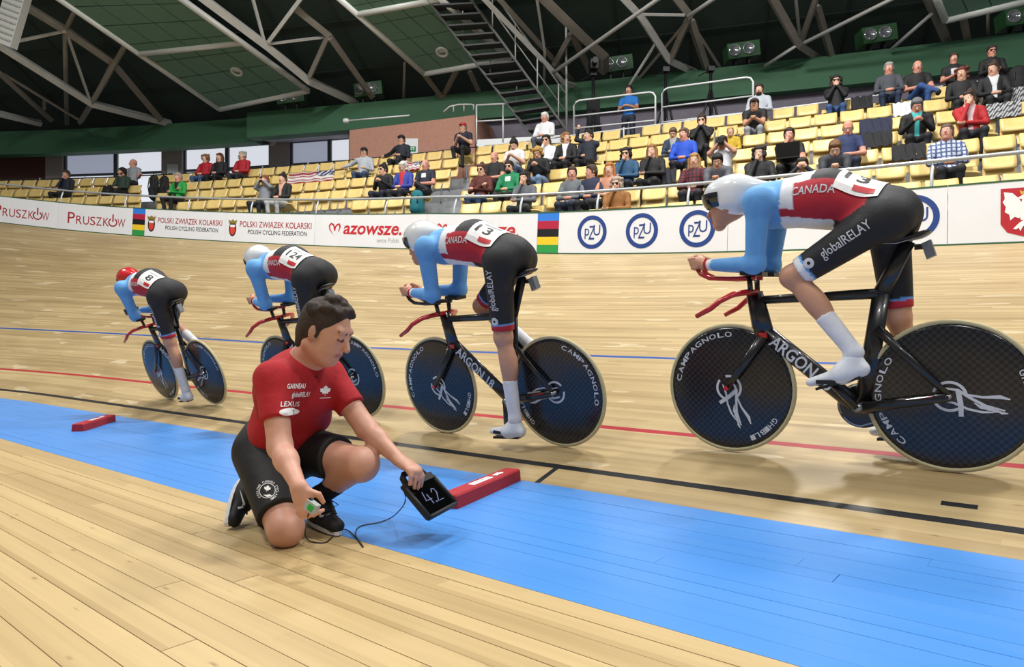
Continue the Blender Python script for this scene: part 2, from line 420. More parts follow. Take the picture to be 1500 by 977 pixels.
def federation(x0, x1, cx, t0, t1, last):
    a, b = s_px(x0), s_px(x1); root, org = board(a, b, 'white board with crest and two lines of federation lettering, '+('nearer the script lettering board' if last else 'beside the narrow striped panel'))
    c = s_px(cx)
    v, f = poly2d([(.15*math.sin(q)*.62*(1 if math.cos(q) > 0 else 1), .19*math.cos(q)) for q in np.linspace(0, 2*math.pi, 22)[:-1]]); put(root, org, v, f, mat('crest_brown', '#3a2018', .5), c, .33, 'crest')
    v, f = poly2d([(.062*math.sin(q), .12*math.cos(q)) for q in np.linspace(0, 2*math.pi, 18)[:-1]]); put(root, org, v, f, mat('crest_orange', '#d8452f', .5), c, .30, 'crest_shield', .007)
    v, f = poly2d([(-.06, 0), (.06, 0), (.06, .06), (-.06, .06)]); put(root, org, v, f, M_white, c, .37, 'crest_band', .009)
    v, f = poly2d([(-.09, 0), (.09, 0), (.11, .1), (.05, .06), (0, .11), (-.05, .06), (-.11, .1)]); put(root, org, v, f, M_gold, c, .46, 'crest_crown', .009)
    p, q = s_px(t0), s_px(t1)
    v, f = text2d('POLSKI ZWIĄZEK KOLARSKI', .2, width=p-q, bold=.008); put(root, org, v-[v[:, 0].mean(), 0], f, M_red, (p+q)/2, .39)
    v, f = text2d('POLISH CYCLING FEDERATION', .15, width=(p-q)*.82, bold=.006); put(root, org, v-[v[:, 0].mean(), 0], f, M_black, (p+q)/2, .22)
federation(212, 330, 222, 232, 326, False); federation(330, 461, 341, 352, 457, True)
def script(x0, x1, t0, t1, last):
    a, b = s_px(x0), s_px(x1); root, org = board(a, b, 'white board with red brush script and heart, '+('partly behind the third rider' if last else 'between federation board and its twin'))
    p, q = s_px(t0), s_px(t1); sc = (p+q)/2; Wd = p-q
    heart = [(-.02, -.02), (-.13, .12), (-.15, .22), (-.1, .29), (-.03, .26), (0, .2), (.04, .26), (.11, .28), (.14, .2), (.09, .07), (.075, .08), (.105, .19), (.08, .24), (.03, .2), (.01, .1), (-.02, .1), (-.04, .21), (-.09, .25), (-.12, .2), (-.1, .12)]
    v, f = poly2d(heart); put(root, org, v*[1, .95]+[-Wd/2+.14, .0], f, M_dkred, sc, .27, 'heart_letter')
    v, f = text2d('azowsze.', .4, shear=.18, bold=.02, width=Wd-.32); put(root, org, v-[v[:, 0].mean()-.15, 0], f, M_dkred, sc, .3)
    v, f = text2d('serce Polski', .14, width=Wd*.3); put(root, org, v-[v[:, 0].mean()-Wd*.32, 0], f, M_grey, sc, .13)
script(461, 625, 482, 587, False); script(625, 787, 640, 758, True)
board(s_px(787), s_px(818), 'panel of five rainbow stripes beside the ring logo board', RAIN)
def ring_logo(root, org, px):
    c = s_px(px); v, f = disc2d(.215, .285, 36); put(root, org, v, f, M_navy, c, .375, 'ring')
    v, f = text2d('p U', .26, width=.3); put(root, org, v-[v[:, 0].mean(), 0], f, M_navy, c, .32)
    v, f = text2d('Z', .34, shear=.12, width=.13); put(root, org, v-[v[:, 0].mean(), 0], f, M_navy, c, .25)
root, org = board(s_px(818), s_px(1066), 'white board with three blue ring logos beside the striped panel')
for px in (867, 940, 1021): ring_logo(root, org, px)
root, org = board(s_px(1066), s_px(1388), 'white board with one blue ring logo behind the last rider'); ring_logo(root, org, 1338)
root, org = board(s_px(1388), s_px(1640), 'white board bearing a white eagle on a red shield')
c = s_px(1503)
v, f = poly2d([(-.3, .58), (.3, .58), (.3, .16), (.22, .06), (.0, .0), (-.22, .06), (-.3, .16)]); put(root, org, v*[.8, 1]+[0, .07], f, mat('shield_red', '#b8202c', .45), c, 0, 'shield')
for sg in (-1, 1):
    v, f = poly2d([(sg*x, y) for x, y in [(.02, .36), (.06, .45), (.12, .52), (.2, .54), (.19, .46), (.21, .42), (.18, .36), (.19, .3), (.15, .27), (.14, .2), (.1, .24), (.06, .22), (.03, .26)]]); put(root, org, v*[1.05, 1]+[0, .07], f if sg < 0 else [q[::-1] for q in f], M_white, c, 0, 'eagle_wing', .008)
    v, f = poly2d([(sg*x, y) for x, y in [(.02, .2), (.06, .17), (.12, .1), (.09, .09), (.07, .11), (.05, .07), (.03, .12), (.0, .15)]]); put(root, org, v+[0, .07], f, M_white, c, 0, 'eagle_leg', .009)
v, f = poly2d([(-.05, .2), (.05, .2), (.06, .34), (.035, .42), (.03, .47), (-.02, .5), (-.08, .46), (-.035, .44), (-.05, .38), (-.06, .3)]); put(root, org, v+[0, .07], f, M_white, c, 0, 'eagle_body', .010)
v, f = poly2d([(-.05, .5), (.04, .5), (.05, .55), (.02, .53), (-.005, .56), (-.03, .53), (-.06, .55)]); put(root, org, v+[0, .07], f, mat('crown_gold', '#d9a93a', .4), c, 0, 'eagle_crown', .010)

board(s_px(1640), -8.5, 'plain white board beyond the eagle shield')
# guard rail on top of the fence
M_rail = mat('rail_grey', '#b9bec2', .35, .3, var=.04)
rr = empty('guard_rail', Matrix.Translation(Vector(fence(8, 0)))); tag(rr, 'long grey tubular guard rail above the advertising boards', 'railing'); org = fence(8, 0)
MB().tube([fence(s, 1.1, -.14)-org for s in np.arange(-9, 40, .5)], .026, 8).build('rail_tube', M_rail, rr, True)
for s in np.arange(-8.4, 38, 1.62):
    MB().tube([fence(s, .05, -.07)-org, fence(s, .75, -.07)-org, fence(s, .9, -.08)-org, fence(s, 1.02, -.11)-org, fence(s, 1.09, -.14)-org], .021, 8).build('rail_post', M_rail, rr, True)

# ------------------------------------------------------------------ grandstand
RC = np.array([(9.85, 13.2), (6.67, 14.8), (1.11, 17.1), (-5.07, 19.5), (-8.9, 20.55), (-15.1, 21.6)])
PC = np.polyfit(RC[:, 0], RC[:, 1], 3)
xs = np.linspace(19, -27, 900); cv = np.stack([xs, np.polyval(PC, xs)], 1)
arc = np.concatenate([[0], np.cumsum(np.linalg.norm(np.diff(cv, axis=0), axis=1))])
ZT, ROWR, ROWD = 5.12, .46, .72
def rear(q, off=0.0):
    """point at arc length q on the rear row line, moved off metres towards the track"""
    x = np.interp(q, arc, cv[:, 0]); y = np.interp(q, arc, cv[:, 1]); e = .05
    t = unit((np.interp(q+e, arc, cv[:, 0])-x, np.interp(q+e, arc, cv[:, 1])-y)); inn = V3(t[1], -t[0])
    if inn[1] > 0: inn = -inn
    return V3(x, y)+inn*off, inn, t
def gap(q):
    """how far the fence is from the rear line along the inward normal"""
    for o in np.arange(0, 9, .1):
        if plan_w(rear(q, o)[0])[1] < WF+.12: return o
    return 9.0
QS = np.arange(.5, arc[-1]-.5, .6); GAP = np.array([gap(q) for q in QS])
def gapq(q): return float(np.interp(q, QS, GAP))
def tread(j): return ZT-ROWR*j
M_conc = mat('concrete', '#8d9094', .8, var=.08, scale=6)
sv = []; sf = []
for j in range(8):
    prev = None
    for q in QS:
        o0 = .14+ROWD*(j-1) if j else -5.2; o1 = min(.14+ROWD*j, gapq(q)); g = gapq(q)
        if o1-o0 < .02: prev = None; continue
        if j == 7 or o1 >= g-.01: o1 = g
        a, b = rear(q, o0)[0], rear(q, o1)[0]; z = tread(j); zl = z-ROWR-.3
        n = len(sv); sv += [(a[0], a[1], z), (b[0], b[1], z), (b[0], b[1], zl)]
        if prev is not None: sf += [(prev, prev+1, n+1, n), (prev+1, prev+2, n+2, n+1)]
        prev = n
tag(mesh_obj('grandstand', sv, sf, M_conc), kind='structure', label='stepped concrete terrace carrying the seats')
def q_px(x, off, z):
    """arc length where the row line at this offset crosses picture column x"""
    lo, hi = .5, arc[-1]-.5
    for _ in range(40):
        m = (lo+hi)/2; p = rear(m, off)[0]
        if proj(V3(p[0], p[1], z))[0] > x: lo = m
        else: hi = m
    return lo
AISLES = [(636, 700), (203, 222)]
AIS = [(689, 704), (668, 703), (655, 702), (645, 699), (632, 690), (622, 682), (615, 675)]
def aisle(i, j): return AIS[j] if i == 0 else AISLES[1]
M_seat = mat('plywood_yellow', '#d9bd76', .42, var=.07, scale=9); M_brk = mat('bracket_grey', '#6f747a', .5, .4)
def seat_meshes():
    W_ = .215; n = 6
    def sheet(rows, th):
        v = []; f = []
        for y, z, w, cu in rows:
            for i in range(n+1):
                a = -1+2*i/n; v.append((w*a, y+cu*(a*a), z))
        m = len(v); v += [(x, y+th[0], z+th[1]) for x, y, z in v]
        R = len(rows); c = n+1
        for i in range(R-1):
            for j in range(n):
                q = (i*c+j, i*c+j+1, i*c+c+j+1, i*c+c+j); f += [q, tuple(m+k for k in q[::-1])]
        bd = [i for i in range(c)]+[i*c+n for i in range(1, R)]+[(R-1)*c+n-k for k in range(1, c)]+[(R-1-k)*c for k in range(1, R-1)]
        f += [(bd[i], m+bd[i], m+bd[(i+1) % len(bd)], bd[(i+1) % len(bd)]) for i in range(len(bd))]
        return v, f
    # local: +y faces the track (front), z up from the tread, origin under the backrest; the pan is tipped up against the back
    back = sheet([(.135, .565, .2, -.01), (.135, .60, .211, .0), (.10, .66, .215, .02), (.06, .74, .215, .028), (.025, .80, .213, .03), (.015, .82, .2, .03)], (-.02, .002))
    pan = sheet([(.13, .34, .19, 0), (.115, .36, .205, .0), (.085, .45, .212, 0.01), (.06, .55, .213, .02), (.045, .66, .205, .02)], (-.016, .0))
    b = MB(); b.tube([(0, .17, 0), (0, .13, .02), (0, .115, .36), (0, .09, .42), (0, .05, .5)], .022, 6)
    out = []
    for nm, (v, f), m, s in (('backrest', back, M_seat, True), ('seat_pan', pan, M_seat, True), ('bracket', (b.v, b.f), M_brk, False)):
        me = bpy.data.meshes.new(nm); me.from_pydata(v, [], f); me.materials.append(m); me.polygons.foreach_set('use_smooth', [s]*len(me.polygons)); out.append((nm, me))
    return out
SEATM = seat_meshes()
def open_seat(j, q):
    c = [t for t in SEATS if t[0] == j and abs(t[1]-q) < .3]
    if not c: return
    r = min(c, key=lambda t: abs(t[1]-q))[3]
    for ch in r.children:
        if ch.name.split('.')[0] == 'backrest': ch.matrix_local = Matrix.Translation((0, .06, .4)) @ Matrix.Rotation(math.radians(-78), 4, 'X') @ Matrix.Translation((0, -.1, -.57))
ROWNAME = ['topmost row', 'second row from the top', 'third row from the top', 'fourth row from the top', 'fifth row from the top', 'sixth row from the top', 'lowest row']
SEATS = []       # (row, q, px, root)
def frame_at(q, off, z, turn=0.0):
    p, inn, t = rear(q, off); yv = Vector((inn[0], inn[1], 0)); xv = Vector((inn[1], -inn[0], 0))
    m = Matrix(((xv[0], yv[0], 0, p[0]), (xv[1], yv[1], 0, p[1]), (0, 0, 1, z), (0, 0, 0, 1)))
    return m @ Matrix.Rotation(turn, 4, 'Z')
for j in range(7):
    off = ROWD*j; z = tread(j); q = .8+.13*(j % 2)
    while q < arc[-1]-1:
        p = rear(q, off)[0]; px, py = proj(V3(p[0], p[1], z+.8)); g = gapq(q); fz = track(plan_w(rear(q, g)[0])[0], WF)[2]
        ok = off+.62 < g and -40 < px < 1640 and z+.55 > fz and not any(aisle(i, j)[0] < px < aisle(i, j)[1] for i in (0, 1))
        if ok and py < Y0-F*(fz+.62-CAMH)/np.hypot(0, rear(q, g)[0][1]):
            root = empty('stadium_seat', frame_at(q, off, z)); side = 'left of the steps' if px < 640 else 'right of the steps'
            blk = 'below the daylit windows' if px < 203 else 'around the draped flag' if px < 500 else 'below the brown housing' if px < 640 else 'below the steel stairs' if px < 836 else 'below the camera platform' if px < 1110 else 'below the green fascia'
            tag(root, 'yellow plywood seat, '+ROWNAME[j]+', '+blk, 'seat', 'plywood seats, '+ROWNAME[j]+', '+blk)
            for nm, me in SEATM:
                o = bpy.data.objects.new(nm, me); COL.objects.link(o); o.parent = root
            SEATS.append((j, q, px, root))
        q += .485
print('seats', len(SEATS), [sum(1 for s in SEATS if s[0] == j) for j in range(7)])
# aisle steps: two per row
for ai in (0, 1):
    for j in range(7):
        a, b = aisle(ai, j)
        off = ROWD*j; z = tread(j); qa, qb = q_px(a+1, off, z), q_px(b-1, off, z)
        if off+.3 > gapq(qa): continue
        root = None
        p0, i0, _ = rear(qa, off+.16); p1, i1, _ = rear(qb, off+.16); m = MB()
        d = i0*.34
        v = []
        for pz in (z-ROWR-.02, z-ROWR*.5):
            v += [(*(p0), pz), (*(p0+d), pz), (*(p1+d), pz), (*p1, pz)]
        m.add(v, [(3, 2, 1, 0), (4, 5, 6, 7)]+[(i, (i+1) % 4, 4+(i+1) % 4, 4+i) for i in range(4)])
        o = m.build('aisle_step', mat('step_grey', '#9a9da0', .75, var=.06)); tag(o, 'grey concrete aisle step '+('by the brown housing' if a > 600 else 'by the black bags')+', beside '+ROWNAME[j], 'step', 'aisle steps', None)
# ================================================================== back of the stand: rail, walls, windows, fascia, roof
FC = np.array([(16.5, 14.6), (12.3, 16.4), (9.2, 17.4), (6.7, 18.1), (2.5, 19.15), (-5.3, 21.3), (-8.3, 22.0), (-11.6, 22.7), (-17.2, 23.3), (-24, 23.3)])
FA = np.concatenate([[0], np.cumsum(np.linalg.norm(np.diff(FC, axis=0), axis=1))])
xs2 = np.linspace(0, FA[-1], 400); PX = np.polyfit(FA, FC[:, 0], 4); PY = np.polyfit(FA, FC[:, 1], 4)
def fas(q, off=0.0):
    p = V3(np.polyval(PX, q), np.polyval(PY, q)); e = .05
    t = unit((np.polyval(PX, q+e)-p[0], np.polyval(PY, q+e)-p[1])); inn = V3(t[1], -t[0])
    if inn[1] > 0: inn = -inn
    return p+inn*off, inn
def curve_wall(name, q0, q1, prof, m, curve=fas, parent=None, n=40):
    """closed profile [(inward offset, z)] swept along a plan curve"""
    v = []; k = len(prof)
    for q in np.linspace(q0, q1, n):
        for o, z in prof: p = curve(q, o)[0]; v.append((p[0], p[1], z))
    f = [(i*k+j, i*k+(j+1) % k, (i+1)*k+(j+1) % k, (i+1)*k+j) for i in range(n-1) for j in range(k)]+[tuple(range(k-1, -1, -1)), tuple((n-1)*k+j for j in range(k))]
    return mesh_obj(name, v, f, m, parent)
def fq_px(x, off, z):
    lo, hi = 0.0, FA[-1]
    for _ in range(40):
        m = (lo+hi)/2; p = fas(m, off)[0]
        if proj(V3(p[0], p[1], z))[0] > x: lo = m
        else: hi = m
    return lo
M_fas = mat('fascia_green', '#2f5c3f', .7, var=.12, scale=40); M_sof = mat('soffit_grey', '#8c8b92', .7)
M_wallg = mat('wall_mauve', '#6d6773', .8, var=.08, scale=8); M_brown = mat('wall_brown', '#a87c6a', .85, var=.1, scale=14, bump=.2)
M_dkbrown = mat('wall_dark_brown', '#5a3a34', .85); M_pil = mat('pillar_grey', '#a39a98', .8, var=.06)
qk = fq_px(371, 0, 7.5)
tag(curve_wall('trim_1', 0, qk, [(.35, 7.3), (.35, 8.09), (-.05, 8.09), (-.05, 7.3)], M_fas), kind='structure', label='green fascia band above the stand')
tag(curve_wall('trim_2', qk, FA[-1], [(-.1, 7.3), (-.1, 8.09), (-.5, 8.09), (-.5, 7.3)], M_fas), kind='structure', label='green fascia band set back above the windows')
tag(curve_wall('trim_4', qk, FA[-1], [(-.5, 7.80), (-.5, 7.86), (-2.2, 7.86), (-2.2, 7.80)], M_sof), kind='structure', label='grey soffit above the windows')
tag(curve_wall('trim_3', 0, qk, [(.3, 7.30), (.3, 7.36), (-2.2, 7.86), (-2.2, 7.80)], M_sof), kind='structure', label='grey soffit below the fascia')
qb = fq_px(512, 0, 6.5)
tag(curve_wall('wall_rear', 0, qb, [(.05, 4.7), (.05, 7.8), (-.15, 7.8), (-.15, 4.7)], M_wallg), kind='structure', label='mauve wall below the green fascia')
# window wall further back on the left
WOFF = -1.55
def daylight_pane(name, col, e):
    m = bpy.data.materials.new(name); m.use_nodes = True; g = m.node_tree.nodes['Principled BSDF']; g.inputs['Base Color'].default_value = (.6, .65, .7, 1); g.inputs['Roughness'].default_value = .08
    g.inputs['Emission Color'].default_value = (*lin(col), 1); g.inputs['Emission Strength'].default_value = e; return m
M_glass = daylight_pane('daylit_pane', '#f2f5ff', .95); M_glassd = daylight_pane('dim_daylit_pane', '#a9b0c6', .75)  # panes emit by themselves in place of daylight behind them, some weaker
M_frame = mat('window_frame_grey', '#5b5e66', .5, .3)
def wpart(name, x0, x1, z0, z1, m, d0=0.0, d1=-.25, parent=None):
    q0, q1 = fq_px(x0, WOFF, 6.4), fq_px(x1, WOFF, 6.4)
    return curve_wall(name, q0, q1, [(WOFF+d0, z0), (WOFF+d0, z1), (WOFF+d1, z1), (WOFF+d1, z0)], m, fas, parent, 4)
tag(wpart('wall_dark', -160, 70, 4.7, 7.8, M_dkbrown), kind='structure', label='dark brown wall panel at the far left')
for a, b in ((70, 95), (240, 270), (397, 426)): tag(wpart('wall_pillar', a, b, 4.7, 7.8, M_pil, .12), kind='structure', label='grey pillar between windows')
tag(wpart('wall_sill', 95, 520, 4.7, 5.35, M_wallg), kind='structure', label='sill wall below the windows')
for i, (a, b, mids) in enumerate(((95, 240, (170,)), (270, 397, (333,)), (426, 516, (483,)))):
    w_ = wpart('window_%d' % (i+1), a, b, 7.64, 7.80, M_frame, .03, -.1); tag(w_, kind='structure', label='grey framed window onto bright daylight')
    wpart('frame_bottom', a, b, 5.35, 5.42, M_frame, .03, -.1, w_); wpart('transom', a, b, 6.86, 6.94, M_frame, .03, -.1, w_)
    ed = [a]+list(mids)+[b]
    for x in ed: wpart('mullion', x-2.6, x+2.6, 5.35, 7.7, M_frame, .04, -.1, w_)
    for x0, x1 in zip(ed[:-1], ed[1:]):
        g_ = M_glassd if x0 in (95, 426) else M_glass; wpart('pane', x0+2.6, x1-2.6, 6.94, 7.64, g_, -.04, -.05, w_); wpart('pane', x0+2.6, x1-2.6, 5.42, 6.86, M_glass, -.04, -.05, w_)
# nothing outside shows through; the daylight is emission put into the panes
# brown stair housing right behind the rear rail
def rear_in(q, off): p, inn, t = rear(q, off); return p, inn
def rwall(name, x0, x1, o0, o1, z0, z1, m, parent=None, zx=6.5, n=10):
    q0, q1 = q_px(x0, o0, zx), q_px(x1, o0, zx)
    return curve_wall(name, q0, q1, [(o0, z0), (o0, z1), (o1, z1), (o1, z0)], m, rear_in, parent, n)
tag(rwall('wall_brown', 512, 696, -.75, -2.3, 4.9, 7.08, M_brown), kind='structure', label='brown plastered stair housing behind the rear rail')
def rp(x, y, off, z=6.3):
    """3-D point on the vertical surface 'off' behind the rear line, seen at pixel x, y"""
    q = q_px(x, off, z); p = rear(q, off)[0]; return V3(p[0], p[1], CAMH+(Y0-y)/F*p[1])
M_wht = mat('painted_white', '#d4d7d8', .45, .1, var=.03); M_blk = mat('black_metal', '#17181a', .5, .3); M_dkrail = mat('rail_dark', '#3b3f45', .45, .5)
# exit sign panel on the brown wall
es = empty('exit_sign_panel', Matrix.Translation(Vector(rp(602, 225, -.72)))); tag(es, 'white panel with green exit sign on the brown wall', 'sign'); org = rp(602, 225, -.72)
a_, b_ = rp(592, 215, -.72), rp(613, 215, -.72); ux = unit(b_-a_); nx = np.cross(ux, (0, 0, 1)); L_ = np.linalg.norm(b_-a_)
cz = rp(602, 203, -.72)[2]-org[2]
MB().frame((0, 0, cz/2), ux*L_/2, nx*.015, (0, 0, cz/2)).build('panel', M_wht, es)
MB().frame(nx*.02+V3(0, 0, cz*.3), ux*L_*.36, nx*.006, (0, 0, cz*.17)).build('sign_plate', mat('sign_green', '#1f7a4d', .5), es)
v, f = text2d('EXIT', .13, width=L_*.5, bold=.01); mesh_obj('lettering', [nx*.028+ux*(x-v[:, 0].mean())+V3(0, 0, cz*.22+y) for x, y in v], f, M_white, es)
sp = rp(252, 262, -2.6, 6.2); es = empty('exit_sign_panel', Matrix.Translation(Vector(sp))); tag(es, 'small white notice with green exit sign on window pillar', 'sign')
q_ = fq_px(253, WOFF+.2, 6.3); pp_ = fas(q_, WOFF+.2)[0]; es.location = (pp_[0], pp_[1], CAMH+(Y0-262)/F*pp_[1])
MB().box(-.19, .19, 0, .02, 0, .52).build('panel', M_wht, es); MB().box(-.15, .15, -.01, 0, .02, .2).build('sign_plate', MATS['sign_green'], es); MB().box(-.02, .1, -.014, -.01, .06, .16).build('arrow', M_white, es)
# rear rail behind the top row
rr = empty('rear_rail', Matrix.Translation(Vector((*rear(20)[0], ZT)))); tag(rr, 'thin steel rail behind the topmost row of seats', 'railing'); org = V3(*rear(20)[0], ZT)
def railpt(q, h): p = rear(q, -.3)[0]; return V3(p[0], p[1], ZT+h)-org
qm = q_px(700, -.3, 6)
MB().tube([railpt(q, .93) for q in np.arange(.6, qm, .4)], .02, 8).build('rail_tube', M_wht, rr, True)
MB().tube([railpt(q, .93) for q in np.arange(qm, arc[-1]-.6, .4)], .02, 8).build('dark_rail_tube', M_dkrail, rr, True)
for q in np.arange(1, arc[-1]-.6, 1.55): MB().tube([railpt(q, 0), railpt(q, .97)], .02, 6).build('rail_post', M_wht, rr, True)

# ------------------------------------------------------------------ roof
SL = .42
def roof(q, o, dz): p, inn = fas(q, o); return V3(p[0], p[1], 8.3+SL*o+dz)
def roof_px(x, y, dz):
    q, o = fq_px(min(1700, max(-300, x)), 0, 8), 2.0
    for _ in range(60):
        r = np.array(proj(roof(q, o, dz)))-(x, y); e = 1e-3
        J = np.stack([(np.array(proj(roof(q+e, o, dz)))-(x, y)-r)/e, (np.array(proj(roof(q, o+e, dz)))-(x, y)-r)/e], 1)
        d = np.linalg.lstsq(J, -r, rcond=None)[0]; q += float(np.clip(d[0], -.8, .8)); o += float(np.clip(d[1], -.8, .8)); o = min(14, max(-1.5, o)); q = min(FA[-1]+4, max(-4, q))
    return roof(q, o, dz)
M_roof = mat('roof_green', '#26352f', .8, var=.15, scale=2); M_seam = mat('roof_seam', '#141d19', .9)
v = []; qs = np.linspace(-2, FA[-1]+1, 50); os_ = np.linspace(-1.2, 13.5, 10)
for q in qs:
    for o in os_: v.append(roof(q, o, .6))
f = [(i*10+j, i*10+j+1, i*10+11+j, i*10+10+j) for i in range(49) for j in range(9)]
ceil = tag(mesh_obj('ceiling', v, f, M_roof), kind='structure', label='dark green sloping roof deck')
for q in np.arange(-1, FA[-1], 1.9): MB().tube([roof(q, o, .57) for o in (-1, 6, 13)], .02, 4).build('seam', M_seam, ceil)
for o in np.arange(.5, 13, 1.6): MB().tube([roof(q, o, .57) for q in qs[::3]], .018, 4).build('seam', M_seam, ceil)
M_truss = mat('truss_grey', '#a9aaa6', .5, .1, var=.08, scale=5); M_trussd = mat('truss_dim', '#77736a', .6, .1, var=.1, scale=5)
def truss(label, members):
    root = None
    for name, pts, w, m, dz in members:
        dzs = list(dz) if isinstance(dz, tuple) else [dz]*len(pts); pts = [tuple(p) for p in pts]
        for end in (0, -1):      # members that leave the picture at the top run on up the roof
            if pts[end][1] < 3:
                a_, b_ = np.array(pts[end], float), np.array(pts[1 if end == 0 else -2], float); e_ = tuple(a_+unit(a_-b_)*110)
                if end == 0: pts = [e_]+pts; dzs = [dzs[0]]+dzs
                else: pts = pts+[e_]; dzs = dzs+[dzs[-1]]
        if name == 'chord' and pts[-1][1] > 60: dzs[-1] = -.05
        dz = tuple(dzs)
        P = [roof_px(x, y, dz if not isinstance(dz, tuple) else dz[i]) for i, (x, y) in enumerate(pts)]
        if root is None: org = P[0]; root = empty('roof_truss', Matrix.Translation(Vector(org))); tag(root, label, 'truss', 'steel roof trusses')
        r = w/2*np.mean([p[1] for p in P])/F
        if name == 'tube': MB().tube([p-org for p in P], r, 8).build(name, m, root, True)
        else: MB().tube([p-org for p in P], r*1.1, 4, ry=r*1.1, side=(0, 0, 1)).build(name, m, root)
TG, TD = M_truss, M_trussd
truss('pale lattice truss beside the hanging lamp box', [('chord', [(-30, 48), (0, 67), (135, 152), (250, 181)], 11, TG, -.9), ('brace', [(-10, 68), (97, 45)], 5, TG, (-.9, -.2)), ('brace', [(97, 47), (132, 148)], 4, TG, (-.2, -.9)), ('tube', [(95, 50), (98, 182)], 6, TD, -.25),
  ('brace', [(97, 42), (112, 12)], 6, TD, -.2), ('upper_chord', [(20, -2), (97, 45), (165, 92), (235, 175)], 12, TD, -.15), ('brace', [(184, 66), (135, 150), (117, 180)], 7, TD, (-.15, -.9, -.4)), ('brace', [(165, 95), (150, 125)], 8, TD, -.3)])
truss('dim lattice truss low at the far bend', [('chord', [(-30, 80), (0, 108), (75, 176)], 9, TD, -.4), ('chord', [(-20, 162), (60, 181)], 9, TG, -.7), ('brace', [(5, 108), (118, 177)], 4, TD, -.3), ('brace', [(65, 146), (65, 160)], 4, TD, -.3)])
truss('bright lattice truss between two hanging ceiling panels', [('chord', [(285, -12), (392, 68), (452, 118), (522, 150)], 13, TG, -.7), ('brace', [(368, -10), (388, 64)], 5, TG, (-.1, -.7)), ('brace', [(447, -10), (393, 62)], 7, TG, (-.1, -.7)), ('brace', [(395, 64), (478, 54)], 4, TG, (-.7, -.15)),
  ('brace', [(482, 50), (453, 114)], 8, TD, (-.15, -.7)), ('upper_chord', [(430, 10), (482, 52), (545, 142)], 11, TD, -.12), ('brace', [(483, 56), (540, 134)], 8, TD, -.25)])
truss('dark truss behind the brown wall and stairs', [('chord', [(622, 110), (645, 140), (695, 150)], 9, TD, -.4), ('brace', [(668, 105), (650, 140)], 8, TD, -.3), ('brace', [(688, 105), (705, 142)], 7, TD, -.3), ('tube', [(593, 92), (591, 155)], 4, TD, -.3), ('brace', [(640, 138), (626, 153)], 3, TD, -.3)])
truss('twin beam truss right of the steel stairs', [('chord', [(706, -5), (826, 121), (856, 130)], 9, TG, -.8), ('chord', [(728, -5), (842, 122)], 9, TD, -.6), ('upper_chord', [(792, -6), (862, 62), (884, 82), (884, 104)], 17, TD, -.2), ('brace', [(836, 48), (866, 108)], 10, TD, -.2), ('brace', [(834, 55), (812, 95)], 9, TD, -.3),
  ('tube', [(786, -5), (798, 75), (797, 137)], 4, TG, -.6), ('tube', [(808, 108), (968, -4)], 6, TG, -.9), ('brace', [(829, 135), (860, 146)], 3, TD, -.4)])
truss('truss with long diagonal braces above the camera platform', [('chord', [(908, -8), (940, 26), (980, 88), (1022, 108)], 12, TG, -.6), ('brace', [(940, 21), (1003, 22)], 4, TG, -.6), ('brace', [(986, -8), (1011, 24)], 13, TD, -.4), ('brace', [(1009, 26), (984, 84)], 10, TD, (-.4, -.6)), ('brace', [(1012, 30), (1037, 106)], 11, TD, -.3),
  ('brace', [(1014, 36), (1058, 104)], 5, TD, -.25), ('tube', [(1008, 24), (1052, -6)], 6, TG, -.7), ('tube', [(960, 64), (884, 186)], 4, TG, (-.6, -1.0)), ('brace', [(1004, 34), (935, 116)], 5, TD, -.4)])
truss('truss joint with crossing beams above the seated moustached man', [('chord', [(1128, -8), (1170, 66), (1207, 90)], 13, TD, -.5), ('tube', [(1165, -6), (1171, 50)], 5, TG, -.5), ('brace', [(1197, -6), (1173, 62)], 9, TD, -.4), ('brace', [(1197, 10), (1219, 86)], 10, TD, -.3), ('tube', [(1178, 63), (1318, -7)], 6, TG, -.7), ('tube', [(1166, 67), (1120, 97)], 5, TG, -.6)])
truss('truss beside the hanging panel at the right', [('chord', [(1357, -8), (1388, 62)], 13, TD, -.5), ('tube', [(1306, 72), (1366, 19)], 5, TG, -.5), ('brace', [(1410, 22), (1418, 62)], 9, TD, -.2), ('tube', [(1447, 15), (1447, 58)], 4, TD, -.2)])
